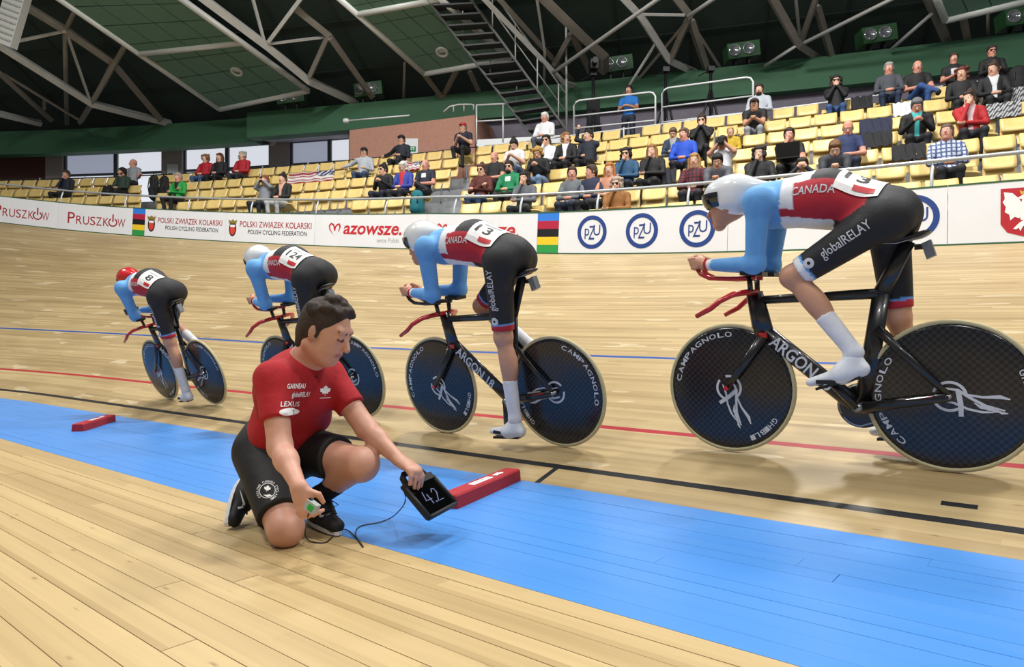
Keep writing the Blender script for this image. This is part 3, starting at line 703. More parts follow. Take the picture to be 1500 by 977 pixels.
# hanging acoustic panels of square tiles in white frames
M_tile = mat('acoustic_tile', '#5b7d6d', .8, var=.06, scale=20); M_pf = mat('panel_frame', '#c3c6c2', .5, .1)
def panel(label, A, B, C_, D, na, nl, bars, spk=None, dz=-.45):
    """A,B lower corners, C_,D upper corners (C_ above B, D above A) in pixels"""
    a, b, c, d = [roof_px(x, y, dz) for x, y in (A, B, C_, D)]; org = a; root = empty('ceiling_panel', Matrix.Translation(Vector(org))); tag(root, label, 'panel', 'hanging acoustic panels')
    def pt(u, t, h=0): p = (a*(1-u)+b*u)*(1-t)+(d*(1-u)+c*u)*t; return p+V3(0, 0, h)-org
    tm = None
    for i in range(na):
        for j in range(nl):
            g = .006; u0, u1, t0, t1 = i/na+g, (i+1)/na-g, j/nl+g*.8, (j+1)/nl-g*.8
            v = [pt(u0, t0), pt(u1, t0), pt(u1, t1), pt(u0, t1)]; v += [q+V3(0, 0, .03) for q in v]
            mesh_obj('tile', v, [(0, 1, 2, 3), (7, 6, 5, 4)]+[(k, 4+k, 4+(k+1) % 4, (k+1) % 4) for k in range(4)], M_tile, root)
    r = .085
    for p, q in ((pt(0, 0), pt(1, 0)), (pt(0, 0), pt(0, 1)), (pt(1, 0), pt(1, 1)))+tuple((pt(0, t), pt(1, t)) for t in bars): MB().tube([p, q], r, 8).build('frame_bar', M_pf, root, True)
    v = [pt(0, 0, .034), pt(1, 0, .034), pt(1, 1, .034), pt(0, 1, .034)]; mesh_obj('backing', v, [(0, 1, 2, 3)], M_seam, root)
    if spk:
        c0 = pt(*spk); n_ = unit(np.cross(pt(1, 0)-pt(0, 0), pt(0, 1)-pt(0, 0))); n_ = n_ if n_[2] < 0 else -n_
        MB().lathe([(.0, .0), (.11, .0), (.12, .03), (.17, .03), (.18, .0), (.18, -.02)], c0, n_, 20).build('ceiling_speaker', M_pf, root, True)
panel('framed green tile panel hanging over the flag on the seats', (322, 160), (452, 133), (240, -20), (60, -20), 4, 7, (.5,), (.62, .27))
panel('framed green tile panel hanging behind the steel stairs', (622, 108), (748, 86), (600, -40), (480, -18), 4, 5, (.72,), (.42, .2))
panel('framed green tile panel at the right end of the roof', (1385, 30), (1530, -5), (1500, -50), (1366, -15), 4, 2, ())
lp = roof_px(18, 25, -1.1); lb = empty('hanging_lamp_box', Matrix.Translation(Vector(lp))); tag(lb, 'grey louvred lamp box hanging under the roof', 'lamp')
ax = unit((.35, -.1, .9)); bx_ = unit(np.cross(ax, (0, 1, 0))); cx = np.cross(ax, bx_)
MB().frame((0, 0, 0), ax*.75, bx_*.27, cx*.12).build('housing', M_pf, lb)
for i in range(9): MB().frame(-cx*.13*np.sign(cx[1])*1+ax*(-.6+.15*i), ax*.02, bx_*.24, cx*.02).build('louvre', TG, lb)
# floodlights standing on the fascia
M_flood = mat('flood_green', '#1f4a26', .6); M_lens = mat('lens_glass', '#8d9497', .1, .6)
for i, (x, y, lab) in enumerate(((903, 100, 'above the first camera tripod'), (1086, 88, 'right of the camera platform'), (1283, 66, 'above the seated man with grey moustache'), (1492, 42, 'above the scarf wearer'), (541, 147, 'above the brown stair housing'), (428, 150, 'below the hanging panel'))):
    q = fq_px(x, .1, 8.2); p = fas(q, .1 if x > 371 else -.3)[0]; o = empty('floodlight', Matrix.Translation((p[0], p[1], 8.095)) @ Matrix.Rotation(math.atan2(fas(q)[1][1], fas(q)[1][0])+math.pi/2+.25, 4, 'Z'))
    tag(o, 'green twin floodlight '+lab, 'floodlight', 'twin floodlights on the fascia')
    MB().add(*(lambda b: (b.v, b.f))(MB().frame((0, 0, .42), (.42, 0, .06), (0, .22, 0), (-.02, 0, .2)))).build('housing', M_flood, o)
    for sx in (-.24, .12): MB().lathe([(0, .0), (.12, .0), (.125, .02), (.15, .03), (.16, 0), (.16, -.05)], (sx, -.235, .42+sx*.14), (0, -1, 0), 20).build('lens', M_lens, o, True)
    MB().box(-.2, -.15, -.1, .1, 0, .25).build('bracket', M_blk, o); MB().box(.15, .2, -.1, .1, 0, .27).build('bracket', M_blk, o)
# ------------------------------------------------------------------ steel stairs and platform
st = empty('steel_stairs', Matrix.Translation(Vector(at_depth(804, 196, 18.4)))); org = at_depth(804, 196, 18.4); tag(st, 'grey open tread steel stairs climbing to the roof', 'stairs')
bl, br = at_depth(779, 199, 18.5)-org, at_depth(829, 190, 18.3)-org; tl, tr = at_depth(618, -12, 16.9)-org, at_depth(680, -14, 16.7)-org
for p, q in ((bl, tl), (br, tr)): MB().tube([p, q], .035, 4, ry=.15, side=(1, 0, 0)).build('stringer', mat('stair_grey', '#8b8c8b', .55, .2), st)
for i in range(15):
    t = (i+.5)/15; a, b = bl*(1-t)+tl*t, br*(1-t)+tr*t; d = unit(np.cross(b-a, (0, 0, 1))); d = d if d[1] > 0 else -d
    MB().frame((a+b)/2, (b-a)/2*.96, d*.14, (0, 0, .02)).build('tread', mat('tread_dark', '#2c2d2f', .6), st)
for off_, nm in ((br, 'right'),):
    e = tr-br; h = V3(0, 0, .95)
    MB().tube([br+h, br+e+h], .022, 6).build('handrail', TG, st, True); MB().tube([br+h*.5, br+e+h*.5], .016, 6).build('handrail', TG, st, True)
    for t in (.08, .3, .52, .74, .95): MB().tube([br+e*t, br+e*t+h], .02, 6).build('rail_post', TG, st, True)
for t in (.15, .4, .65, .9): MB().tube([bl+(tl-bl)*t, bl+(tl-bl)*t+V3(0, .05, .9)], .018, 6).build('rail_post', TG, st, True)
MB().tube([br+V3(.02, 0, -.05), at_depth(829, -10, 18.3)-org], .03, 8).build('hanger', TG, st, True)
pl = empty('stair_platform', Matrix.Translation(Vector(at_depth(740, 216, 18.3)))); org = at_depth(740, 216, 18.3); tag(pl, 'white edged landing with tubular rails below the steel stairs', 'platform')
a, b = at_depth(698, 210, 18.7)-org, at_depth(832, 203, 17.9)-org; dv = unit(np.cross(b-a, (0, 0, 1))); dv = dv if dv[1] > 0 else -dv
MB().frame((a+b)/2+dv*.6, (b-a)/2, dv*.6, (0, 0, .1)).build('slab', M_wht, pl)
MB().frame((a+b)/2+dv*1.0-V3(0, 0, .75), (b-a)/2*.95, dv*.05, (0, 0, .65)).build('back_panel', M_wallg, pl)
MB().tube([a+V3(0, 0, 1.05), (a+b)/2*.9+a*.1+V3(0, 0, 1.02)], .025, 6).build('rail_tube', M_wht, pl, True); MB().tube([a+V3(0, 0, .6), (a+b)/2*.9+a*.1+V3(0, 0, .6)], .02, 6).build('rail_tube', M_wht, pl, True)
for t in (0.0, .3): MB().tube([a+(b-a)*t, a+(b-a)*t+V3(0, 0, 1.05)], .025, 6).build('rail_post', M_wht, pl, True)
# guard frames of the camera platform
for x0, x1, yt0, yt1, h, lab in ((841, 960, 148, 134, .86, 'around the man in blue vest'), (970, 1103, 130, 112, 1.0, 'around the two bare tripods')):
    o_ = -.55; c0, c1 = rp(x0, yt0, o_), rp(x1, yt1, o_); org = c0-V3(0, 0, h); root = empty('platform_railing', Matrix.Translation(Vector(org))); tag(root, 'white tubular guard frame '+lab, 'railing', 'camera platform guard frames')
    e = (c1-c0)/10; z = V3(0, 0, 1)
    MB().tube([V3(0, 0, 0), z*(h-.12), z*(h-.03)+e*.25, z*h+e*.7, c1-c0+z*h-e*.7, c1-c0+z*(h-.03)-e*.25, c1-c0+z*(h-.12), c1-c0], .024, 8).build('hoop', M_wht, root, True)
    for t in (.18, .55): MB().tube([z*h*t, c1-c0+z*h*t], .02, 6).build('cross_bar', M_wht, root, True)
ar = empty('roof_ladder_hoop', Matrix.Translation(Vector(rp(672, 163, -1.0)))); tag(ar, 'small white hoop railing on top of the brown housing', 'railing'); org = rp(672, 163, -1.0)
a, b = rp(650, 164, -1.0)-org, rp(694, 161, -1.0)-org
MB().tube([a, a*.8+b*.2+V3(0, 0, .14), (a+b)/2+V3(0, 0, .18), a*.1+b*.9+V3(0, 0, .16), b+V3(0, 0, .14), b], .025, 6).build('hoop', M_wht, ar, True)
for t in (.33, .68): MB().tube([a*(1-t)+b*t-V3(0, 0, .02), a*(1-t)+b*t+V3(0, 0, .17)], .018, 6).build('post', M_wht, ar, True)
cb_ = empty('blind_rod', Matrix.Translation(Vector(rp(507, 177, -.7)))); tag(cb_, 'white rod with knob along the brown wall top', 'rod'); org = rp(507, 177, -.7)
MB().tube([V3(0, 0, 0), rp(600, 169, -.7)-org], .022, 6).build('rod', M_wht, cb_, True); MB().lathe([(0, -.1), (.06, -.08), (.08, 0), (.06, .08), (0, .1)], (0, 0, 0), (1, 0, 0), 12).build('knob', M_wht, cb_, True)
# cameras on tripods
def tripod(px, py, hgt, label, big):
    q = q_px(px, -1.0, 6); p = rear(q, -1.0)[0]; o = empty('camera_tripod', Matrix.Translation((p[0], p[1], PZ))); tag(o, label, 'tripod', 'tripods on the camera platform')
    top = CAMH+(Y0-py)/F*p[1]-PZ
    for k in range(3):
        a = 2.1*k+.4; MB().tube([(0, 0, top*.72), (.42*math.cos(a), .42*math.sin(a), 0)], .028, 6).build('leg', M_blk, o, True)
        MB().tube([(0, 0, top*.3), (.25*math.cos(a), .25*math.sin(a), top*.3)], .014, 5).build('spreader', M_blk, o)
    MB().tube([(0, 0, top*.25), (0, 0, top-.12)], .04, 8).build('column', M_blk, o, True)
    MB().box(-.08, .08, -.1, .1, top-.14, top-.03).build('head', M_blk, o)
    MB().tube([(.0, 0, top-.08), (-.35, -.2, top-.32)], .014, 6).build('pan_handle', M_blk, o)
    if big:
        MB().box(-.1, .1, -.28, .2, top-.03, top+.22).build('camera_body', M_blk, o); MB().lathe([(0, 0), (.07, 0), (.08, .2), (.0, .2)], (0, -.28, top+.1), (0, -1, 0), 14).build('lens', M_blk, o)
        MB().box(-.16, .16, -.13, .13, top*.12, top*.66).build('rain_cover', mat('black_fabric', '#141416', .9), o)
q0, q1 = q_px(836, -.62, 5.5), q_px(1108, -.62, 5.5)
tag(curve_wall('camera_platform', q0, q1, [(-.62, ZT), (-.62, ZT+.5), (-1.6, ZT+.5), (-1.6, ZT)], mat('platform_dark', '#2a2b30', .8), rear_in, None, 16), 'dark raised platform carrying the cameras behind the top row', 'platform')
PZ = ZT+.5
tripod(869, 104, 2, 'large video camera on covered tripod beside blue vest man', True); tripod(975, 98, 2, 'bare black tripod next to the man in blue vest', False); tripod(1041, 97, 2, 'bare black tripod behind the glasses woman in black', False)
# ================================================================== bicycles and riders
M_carbon = mat('carbon_black', '#121316', .32, .0, var=.1, scale=8, coat=.3); M_tyre = mat('tyre_tan', '#b9ae86', .7); M_redp = mat('bike_red', '#b8131f', .3, coat=.4)
M_saddle = mat('saddle_black', '#101012', .45); M_box = mat('tracker_grey', '#6d7277', .4, .2); M_steel = mat('steel', '#9a9da1', .3, .8); M_dec = mat('decal_white', '#c6c9ce', .4, var=.03)
def disc_mat():
    m = bpy.data.materials.new('disc_carbon'); m.use_nodes = True; nt = m.node_tree; b = nt.nodes['Principled BSDF']; b.inputs['Roughness'].default_value = .22
    tc = nt.nodes.new('ShaderNodeTexCoord'); ck = nt.nodes.new('ShaderNodeTexChecker'); ck.inputs['Scale'].default_value = 62
    ck.inputs[1].default_value = (.006, .006, .008, 1); ck.inputs[2].default_value = (.022, .023, .027, 1)
    nt.links.new(tc.outputs['Object'], ck.inputs[0]); nt.links.new(ck.outputs[0], b.inputs['Base Color']); return m
M_disc = disc_mat()
def arc_text(txt, r, a_mid, h, spread):
    """letters along a circle (centre 0,0), tops outward"""
    V = []; Fc = []; n = len(txt)
    for i, ch in enumerate(txt):
        v, f = text2d(ch, h*1.35, bold=.012)
        if not len(v): continue
        a = a_mid+spread*(.5-(i+.5)/n); w = spread*r/n*.84
        v[:, 0] = (v[:, 0]-v[:, 0].mean())*w/max(.004, np.ptp(v[:, 0])); rad = r+v[:, 1]; an = a-v[:, 0]/r
        k = len(V); V += list(zip(rad*np.cos(an), rad*np.sin(an))); Fc += [tuple(k+q for q in p) for p in f]
    return np.array(V), Fc
WTXT = [arc_text('CAMPAGNOLO', .268, math.radians(130), .028, 1.55), arc_text('GHIBLI', .268, math.radians(-50), .028, .62)]
def wing2d():
    V = []; Fc = []
    def add(v, f): k = len(V); V.extend(map(tuple, v)); Fc.extend(tuple(k+i for i in q) for q in f)
    def ribbon(pts, ws):
        pts = np.array(pts, float); v = []
        for i, p in enumerate(pts):
            t = pts[min(i+1, len(pts)-1)]-pts[max(i-1, 0)]; n = np.array([-t[1], t[0]])/max(1e-6, np.linalg.norm(t))*ws[i]; v += [p-n, p+n]
        add(v, [(2*i+1, 2*i, 2*i+2, 2*i+3) for i in range(len(pts)-1)])
    add(*disc2d(.056, .068, 26, .25, 2.9)); add(*disc2d(.056, .068, 22, 3.5, 5.4))
    ribbon([(-.02, .035), (.03, .03), (.075, .0), (.13, -.03), (.20, -.045)], [.004, .006, .006, .006, .003]); ribbon([(.06, .012), (.12, .006), (.18, .012), (.215, .004)], [.005, .005, .008, .003])
    ribbon([(-.03, -.02), (.02, -.028), (.07, -.05), (.12, -.058), (.16, -.055)], [.003, .005, .005, .005, .003]); ribbon([(.03, .03), (.042, -.03), (.046, -.085)], [.010, .010, .009])
    for i in range(4): ribbon([(.09+.025*i, -.02-.008*i), (.115+.025*i, -.038-.006*i), (.135+.025*i, -.044-.004*i)], [.002, .006, .002])
    V = np.array(V)*[1.0, 1.0]; c, s_ = math.cos(-1.05), math.sin(-1.05)
    return V@np.array([[c, s_], [-s_, c]]), Fc
WING = wing2d()
def wheel(bike, cx, spin):
    w = empty('wheel', None, bike); w.location = (cx, 0, .3375)
    MB().lathe([(.3265+.0115*math.cos(a), .0115*math.sin(a)) for a in np.linspace(-2.6, 2.6, 12)], (0, 0, 0), (0, 1, 0), 56).build('tyre', M_tyre, w, True)
    MB().lathe([(0, .019), (.03, .019), (.06, .0165), (.2, .0125), (.300, .0105), (.318, .008), (.318, -.008), (.3, -.0105), (.2, -.0125), (.06, -.0165), (.03, -.019), (0, -.019)], (0, 0, 0), (0, 1, 0), 56).build('disc', M_disc, w, True)
    c, s_ = math.cos(spin), math.sin(spin)
    for sd in (1, -1):
        for nm, (v, f) in zip(('rim_lettering',)*2+('wing_emblem',), WTXT+[WING]):
            V = []
            for x, y in v:
                X, Z = x*c-y*s_, x*s_+y*c; r_ = math.hypot(x, y); yy = np.interp(r_, [0, .03, .06, .2, .3, .318], [.019, .019, .0165, .0125, .0105, .008])+.0012
                V.append((-X*sd, sd*yy, Z))
            tag(mesh_obj(nm, V, f, M_dec, w), kind='stuff')
    MB().tube([(0, -.06, 0), (0, .06, 0)], .011, 10).build('axle', M_steel, w, True)
    return w
def blade(A, B, ca, cb, th, m, name, parent):
    """airfoil tube: chord ca->cb in the frame plane, half thickness th"""
    A, B = V3(*A), V3(*B); n = 10; v = []
    t = unit(B-A); s_ = unit(np.cross(t, (0, 1, 0)))
    for p, c in ((A, ca), ((A+B)/2, (ca+cb)/2), (B, cb)):
        for j in range(n): a = 2*math.pi*j/n; v.append(p+s_*c/2*math.cos(a)+V3(0, th*math.sin(a), 0))
    f = [(i*n+j, i*n+(j+1) % n, (i+1)*n+(j+1) % n, (i+1)*n+j) for i in range(2) for j in range(n)]+[tuple(range(n-1, -1, -1)), tuple(range(2*n, 3*n))]
    return mesh_obj(name, v, f, m, parent, True)
def bicycle(mtx, label, crank, ext_mat, spins=(0, 0)):
    b = empty('track_bicycle', mtx); tag(b, label, 'bicycle', 'track bicycles of the team')
    wheel(b, 0, math.radians(spins[1])); wheel(b, .98, math.radians(spins[0]))
    fr = empty('frame', None, b)
    dt = blade((.80, 0, .63), (.385, 0, .285), .088, .085, .019, M_carbon, 'down_tube', fr)
    blade((.265, 0, .80), (.345, 0, .27), .075, .085, .017, M_carbon, 'seat_tube', fr); blade((.845, 0, .79), (.25, 0, .80), .042, .05, .017, M_carbon, 'top_tube', fr)
    blade((.845, 0, .83), (.795, 0, .59), .085, .11, .02, M_carbon, 'head_tube', fr); blade((.36, 0, .27), (.30, 0, .27), .075, .06, .03, M_carbon, 'bottom_bracket', fr)
    for s in (-1, 1):
        blade((.80, s*.03, .60), (.98, s*.046, .3375), .055, .03, .010, M_carbon, 'fork_blade', fr); MB().tube([(.98, s*.04, .3375), (.98, s*.064, .3375)], .012, 8).build('axle_nut', M_redp, fr)
        blade((.285, s*.02, .64), (.0, s*.05, .345), .04, .028, .009, M_carbon, 'seat_stay', fr); blade((.34, s*.03, .27), (0, s*.052, .3375), .05, .04, .009, M_carbon, 'chain_stay', fr)
        MB().tube([(.28, s*.034, .296), (.06, s*.056, .338)], .003, 5).build('red_pinstripe', M_redp, fr)
    MB().tube([(.80, 0, .60), (.80, 0, .625)], .03, 10).build('fork_crown', M_redp, fr)
    v, f = text2d('ARGON 18', .085, bold=.02, width=.36); t = unit(V3(.385, 0, .285)-V3(.80, 0, .63)); up = V3(-t[2], 0, t[0]); up = up if up[2] > 0 else -up
    mesh_obj('frame_lettering', [V3(.80, .0205, .63)+t*(x-v[:, 0].min()+.06)+up*(y-.03) for x, y in v], f, M_dec, dt); mesh_obj('frame_lettering', [V3(.80, -.0205, .63)+t*(.42-(x-v[:, 0].min()))+up*(y-.03) for x, y in v], [q[::-1] for q in f], M_dec, dt)
    blade((.155, 0, 1.03), (.265, 0, .80), .06, .075, .016, M_carbon, 'seat_post', b)
    sd = MB(); rows = [(.36, .012, 1.035, .022), (.30, .022, 1.048, .03), (.22, .034, 1.052, .034), (.14, .062, 1.062, .03), (.09, .07, 1.072, .024), (.07, .05, 1.072, .016)]; v = []
    for x, w_, z, th in rows:
        for j in range(8): a = 2*math.pi*j/8; v.append((x, w_*math.cos(a), z-th*.5+th*.5*math.sin(a)))
    sd.add(v, [(i*8+j, i*8+(j+1) % 8, i*8+8+(j+1) % 8, i*8+8+j) for i in range(5) for j in range(8)]+[tuple(range(7, -1, -1)), tuple(range(40, 48))]); so = sd.build('saddle', M_saddle, b, True)
    MB().tube([(.28, .02, 1.03), (.2, .022, 1.022), (.1, .025, 1.045)], .004, 5).tube([(.28, -.02, 1.03), (.2, -.022, 1.022), (.1, -.025, 1.045)], .004, 5).build('saddle_rail', M_steel, so, True)
    tr_ = MB().frame((.075, 0, .985), (.018, 0, -.008), (0, .022, 0), (.01, 0, .035)).build('tracker_box', M_box, b); MB().frame((.1, 0, 1.0), (.03, 0, 0), (0, .012, 0), (0, 0, .012)).build('tracker_mount', M_saddle, tr_)
    # cockpit
    bar = empty('handlebar', None, b)
    for s in (-1, 1):
        MB().tube([(.835, 0, .83), (.86, s*.07, .832), (.90, s*.155, .822), (.955, s*.195, .79), (1.0, s*.2, .755), (1.075, s*.2, .718)], [.016, .016, .015, .014, .014, .012], 8, ry=[.02, .022, .024, .018, .014, .012], side=(0, 0, 1)).build('base_bar', M_redp, bar, True)
        MB().tube([(.82, s*.055, .905), (.95, s*.055, .905), (1.06, s*.05, .915), (1.11, s*.045, .94), (1.135, s*.042, .975)], .012, 8).build('extension', ext_mat, bar, True)
        MB().tube([(.845, s*.05, .82), (.85, s*.06, .915)], .014, 8).build('riser', M_carbon, bar, True)
        MB().frame((.815, s*.095, .922), (.055, 0, .004), (0, .045, 0), (0, 0, .01)).build('arm_pad', M_saddle, bar)
    # drivetrain
    cr = empty('crankset', None, b); cr.location = (.36, 0, .27)
    MB().lathe([(.02, -.002), (.105, -.002), (.108, 0), (.105, .002), (.02, .002)], (0, -.045, 0), (0, 1, 0), 40).build('chainring', M_carbon, cr)
    for s, a in ((1, crank), (-1, crank+math.pi)):
        e = V3(.17*math.cos(a), s*.075, .17*math.sin(a)); MB().tube([(0, s*.062, 0), tuple(e)], .012, 8, ry=.018, side=(0, 1, 0)).build('crank_arm', M_carbon, cr, True)
        MB().frame(e+V3(0, s*.045, 0), (.042, 0, 0), (0, .035, 0), (0, 0, .009)).build('pedal', M_saddle, cr)
    MB().tube([(0, -.07, 0), (0, .07, 0)], .02, 10).build('bottom_bracket_axle', M_steel, cr, True)
    ch = [(.36+.1*math.cos(a), -.045, .27+.1*math.sin(a)) for a in np.linspace(-1.5, 1.5, 12)]+[(.03*math.cos(a), -.045, .3375+.03*math.sin(a)) for a in np.linspace(1.6, 4.6, 8)]
    MB().tube(ch+[ch[0]], .005, 5, cap=False).build('chain', M_steel, b)
    return b
LB, RD, BK, WH = lin('#5f9fdc'), lin('#b0192c'), lin('#17181c'), lin('#dfe2e6')
SK = lin('#c08e72'); SKD = lin('#b5816a')
M_suit = mat('skinsuit', vcol=True, rough=.68, var=.06, scale=22, bump=.3); M_skin = mat('skin', vcol=True, rough=.5, var=.05, scale=40)
M_helm = mat('helmet_white', '#dfe3e6', .2, coat=.6, var=.02); M_helr = mat('helmet_red', '#c01a22', .25, coat=.5); M_visor = mat('visor_dark', '#1a1d22', .08, coat=.6); M_shoe = mat('shoe_white', '#dcdfe2', .35, var=.04); M_sock = mat('sock_white', '#d9dade', .8, bump=.1)
def ik(hip, ank, L1, L2):
    hip, ank = V3(*hip), V3(*ank); d = ank-hip; D = min(np.linalg.norm(d), (L1+L2)*.999); t = unit(d); a = (L1*L1-L2*L2+D*D)/(2*D); h = math.sqrt(max(0, L1*L1-a*a))
    fw = V3(1, 0, 0)-t*t[0]; return hip+t*a+unit(fw)*h
def project_on(bvh, v2, f2, org, ax, ay, dr, lift=.003, lim=.02):
    v2, f2 = fine(v2, f2, lim); P = []; org, ax, ay, dr = V3(*org), unit(ax), unit(ay), unit(dr); keep = []
    for x, y in v2:
        o = org+ax*x+ay*y; h = bvh.ray_cast(Vector(o-dr*.4), Vector(dr), 1.0); keep.append(h[0] is not None)
        P.append(np.array(h[0])+np.array(h[1])*lift*(1 if h[1].dot(Vector(dr)) < 0 else -1) if h[0] is not None else o)
    return P, [q for q in f2 if all(keep[i] for i in q)]
def rider(mtx, label, crank, helm, num, gloves, near):
    root = empty('person', mtx); tag(root, label, 'person', 'team pursuit riders')
    h = .0085 if near else .011
    pel, mid, che = V3(.235, 0, 1.165), V3(.50, 0, 1.262), V3(.755, 0, 1.262)
    ax = che-pel; axl = np.linalg.norm(ax)
    def torso(t, v):
        tt = ((v-pel)@ax)/axl**2; sp = pel+np.clip(tt, 0, 1)[:, None]*ax; up = unit(np.cross(ax, (0, 1, 0))); up = up if up[2] > 0 else -up
        rel = v-sp; ph = np.degrees(np.arctan2(np.abs(rel[:, 1]), rel@up)); c = np.tile(np.array(BK), (len(v), 1)); s = 1-tt   # s: 0 shoulder -> 1 hip
        c[(ph < 52) & (s < .38)] = WH; c[(ph >= 52-14*s) & (ph < 118) & (s < .86)] = RD; c[(ph >= 118) & (s < .62)] = WH
        c[(ph < 100) & (s < .2+.0008*ph)] = WH; c[(s < .10+.0006*np.minimum(ph, 110)) & (ph > 25)] = LB; c[(s < .06)] = LB
        return c
    S = Blob(h)
    S.cap(pel, mid, .128, .14, .05, torso, .92, (0, 0, 1)); S.cap(mid, che, .148, .13, .05, torso, .9, (0, 0, 1)); S.ball((.22, 0, 1.15), (.115, .145, .108), .05, BK)
    hips = {}; B = Blob(h*.85); B.cap(pel, mid, .10, .10, .04, SK, .9, (0, 0, 1)); B.cap(mid, che, .10, .08, .04, SK, .9, (0, 0, 1)); B.cap(che, (.80, 0, 1.315), .06, .055, .04, SK)
    for s, a in ((1, crank), (-1, crank+math.pi)):
        ped = V3(.36+.17*math.cos(a), s*.115, .27+.17*math.sin(a)); drop = .3+.25*math.sin(a)   # heel lifts at the top
        toe = ped+V3(.07, 0, -.005); ank = ped+V3(-.115, 0, .115+.03*math.sin(a)); hip = V3(.25, s*.095, 1.125); kn = ik(hip, ank, .44, .45)
        hips[s] = (hip, kn, ank)
        def thigh(t, v):
            c = np.tile(np.array(BK), (len(v), 1)); c[t > .80] = LB; c[t > .825] = RD
            fr = (v-(hip+np.clip(t, 0, 1)[:, None]*(kn-hip)))@V3(.8, s*.4, 0); c[(t > .825) & (fr > .02)] = WH; return c
        S.cap(hip, kn, .092, .065, .045, thigh, cut=(-1, .905)); S.ball(hip+V3(-.04, 0, 0), (.088, .075, .09), .04, BK); B.cap(hip, hip+(kn-hip)*.8, .07, .05, .03, SK)
        B.cap(hip+(kn-hip)*.7, kn, .068, .055, .02, SK); B.ball(kn+V3(.008, 0, 0), .054, .02, SK); cm = kn+(ank-kn)*.3+V3(-.022, 0, -.012)
        B.cap(kn, ank, .05, .034, .02, SK); B.ball(cm, (.048, .048, .10), .03, SK, axes=(unit(np.cross((0, 1, 0), ank-kn)), (0, 1, 0), unit(ank-kn)))
        so = Blob(h); so.cap(kn+(ank-kn)*.52, ank, .0465, .038, .01, cut=(0.0, 2)); so.cap(ank, ank+V3(.02, 0, -.05), .038, .036, .02); o = so.build('sock', M_sock, root)
        hl = ank+V3(-.03, 0, -.075); fo = Blob(.0075); fd = unit(toe-hl)
        fo.cap(hl, hl+(toe-hl)*.35, .036, .04, .02); fo.cap(hl+(toe-hl)*.3, toe, .043, .027, .03, flat=.8, fax=np.cross(fd, (0, 1, 0))); fo.cap(ank+V3(.005, 0, -.03), hl+(toe-hl)*.4, .042, .04, .03)
        sho = fo.build('cycling_shoe', M_shoe, root)
        MB().frame((hl+toe)/2-np.cross(fd, (0, 1, 0))*(.036 if np.cross(fd, (0, 1, 0))[2] > 0 else -.036), fd*.10, (0, .028, 0), np.cross(fd, (0, 1, 0))*.006).build('sole', M_saddle, sho)
        MB().tube([ank+V3(.045, -.036, -.065), ank+V3(.062, 0, -.045), ank+V3(.045, .036, -.065)], .006, 6).build('strap', M_dec, sho)
        # arm
        sho_, elb, wri = V3(.765, s*.165, 1.265), V3(.80, s*.125, .965), V3(1.065, s*.05, .985)
        S.ball(sho_, (.072, .06, .075), .05, LB); S.cap(sho_, elb, .058, .045, .035, LB); S.ball(elb+V3(-.005, 0, .005), .044, .02, LB)
        def fore(t, v): c = np.tile(np.array(LB), (len(v), 1)); c[t > .88] = WH; return c
        S.cap(elb, wri, .045, .030, .03, fore, cut=(-1, 1.0))
        B.cap(sho_, elb, .042, .033, .02, SK); B.cap(elb, wri, .033, .022, .02, SK); B.cap(sho_, che, .04, .06, .03, SK)
        gc = lin('#141416') if gloves else SK
        B.cap(elb+(wri-elb)*.9, wri+V3(.02, 0, 0), .024, .026, .01, gc); hc = V3(1.115, s*.044, 1.0); B.ball(hc, (.042, .027, .034), .015, gc)
        for k in range(4):
            p0 = hc+V3(.024-.006*k, s*.018, .024-.016*k); p1 = p0+V3(.026, 0, -.002); p2 = p1+V3(.004, -s*.026, -.004); p3 = p2+V3(-.022, -s*.008, 0)
            B.cap(p0, p1, .0105, .0098, .004, gc); B.cap(p1, p2, .0098, .009, .004, gc); B.cap(p2, p3, .009, .008, .003, gc)
        B.cap(hc+V3(-.015, -s*.012, .022), hc+V3(.02, -s*.02, .04), .012, .010, .006, gc); B.cap(hc+V3(.02, -s*.02, .04), hc+V3(.045, -s*.018, .034), .010, .009, .004, gc)
        if not gloves and s == 1: MB().tube([wri+V3(.012, .030*math.cos(q), .030*math.sin(q)) for q in np.linspace(0, 6.28, 14)], .006, 6).build('wrist_band', M_redp, root)
    sv, sf, scol = S.mesh(); suit = mesh_obj('skinsuit', sv, sf, M_suit, root, True, scol)
    # head
    hc = V3(.965, 0, 1.30); B.cap((.80, 0, 1.315), hc+V3(-.04, 0, 0), .058, .055, .03, SK)
    B.ball(hc, (.098, .075, .095), .03, SK); B.cap(hc+V3(.03, 0, -.04), hc+V3(.055, 0, -.105), .062, .035, .03, SK); B.cap(hc+V3(.092, 0, -.02), hc+V3(.112, 0, -.055), .010, .014, .012, SKD)
    B.cap(hc+V3(.086, -.02, -.088), hc+V3(.086, .02, -.088), .008, .008, .008, lin('#94584d'))
    for s in (-1, 1): B.ball(hc+V3(.078, s*.032, -.012), .013, .006, lin('#3a2a22')); B.ball(hc+V3(-.01, s*.074, -.03), (.02, .009, .032), .008, SKD)
    bv, bf, bc = B.mesh(); mesh_obj('body', bv, bf, M_skin, root, True, bc)
    H = Blob(.0085); H.ball(hc+V3(-.005, 0, .045), (.140, .098, .098), .03); H.cap(hc+V3(-.06, 0, .055), hc+V3(-.18, 0, .06), .088, .035, .05, flat=.85, fax=(0, 0, 1)); H.ball(hc+V3(-.03, 0, .0), (.095, .1, .075), .03)
    ho = H.build('helmet', helm, root)
    v = []; n, k = 14, 5
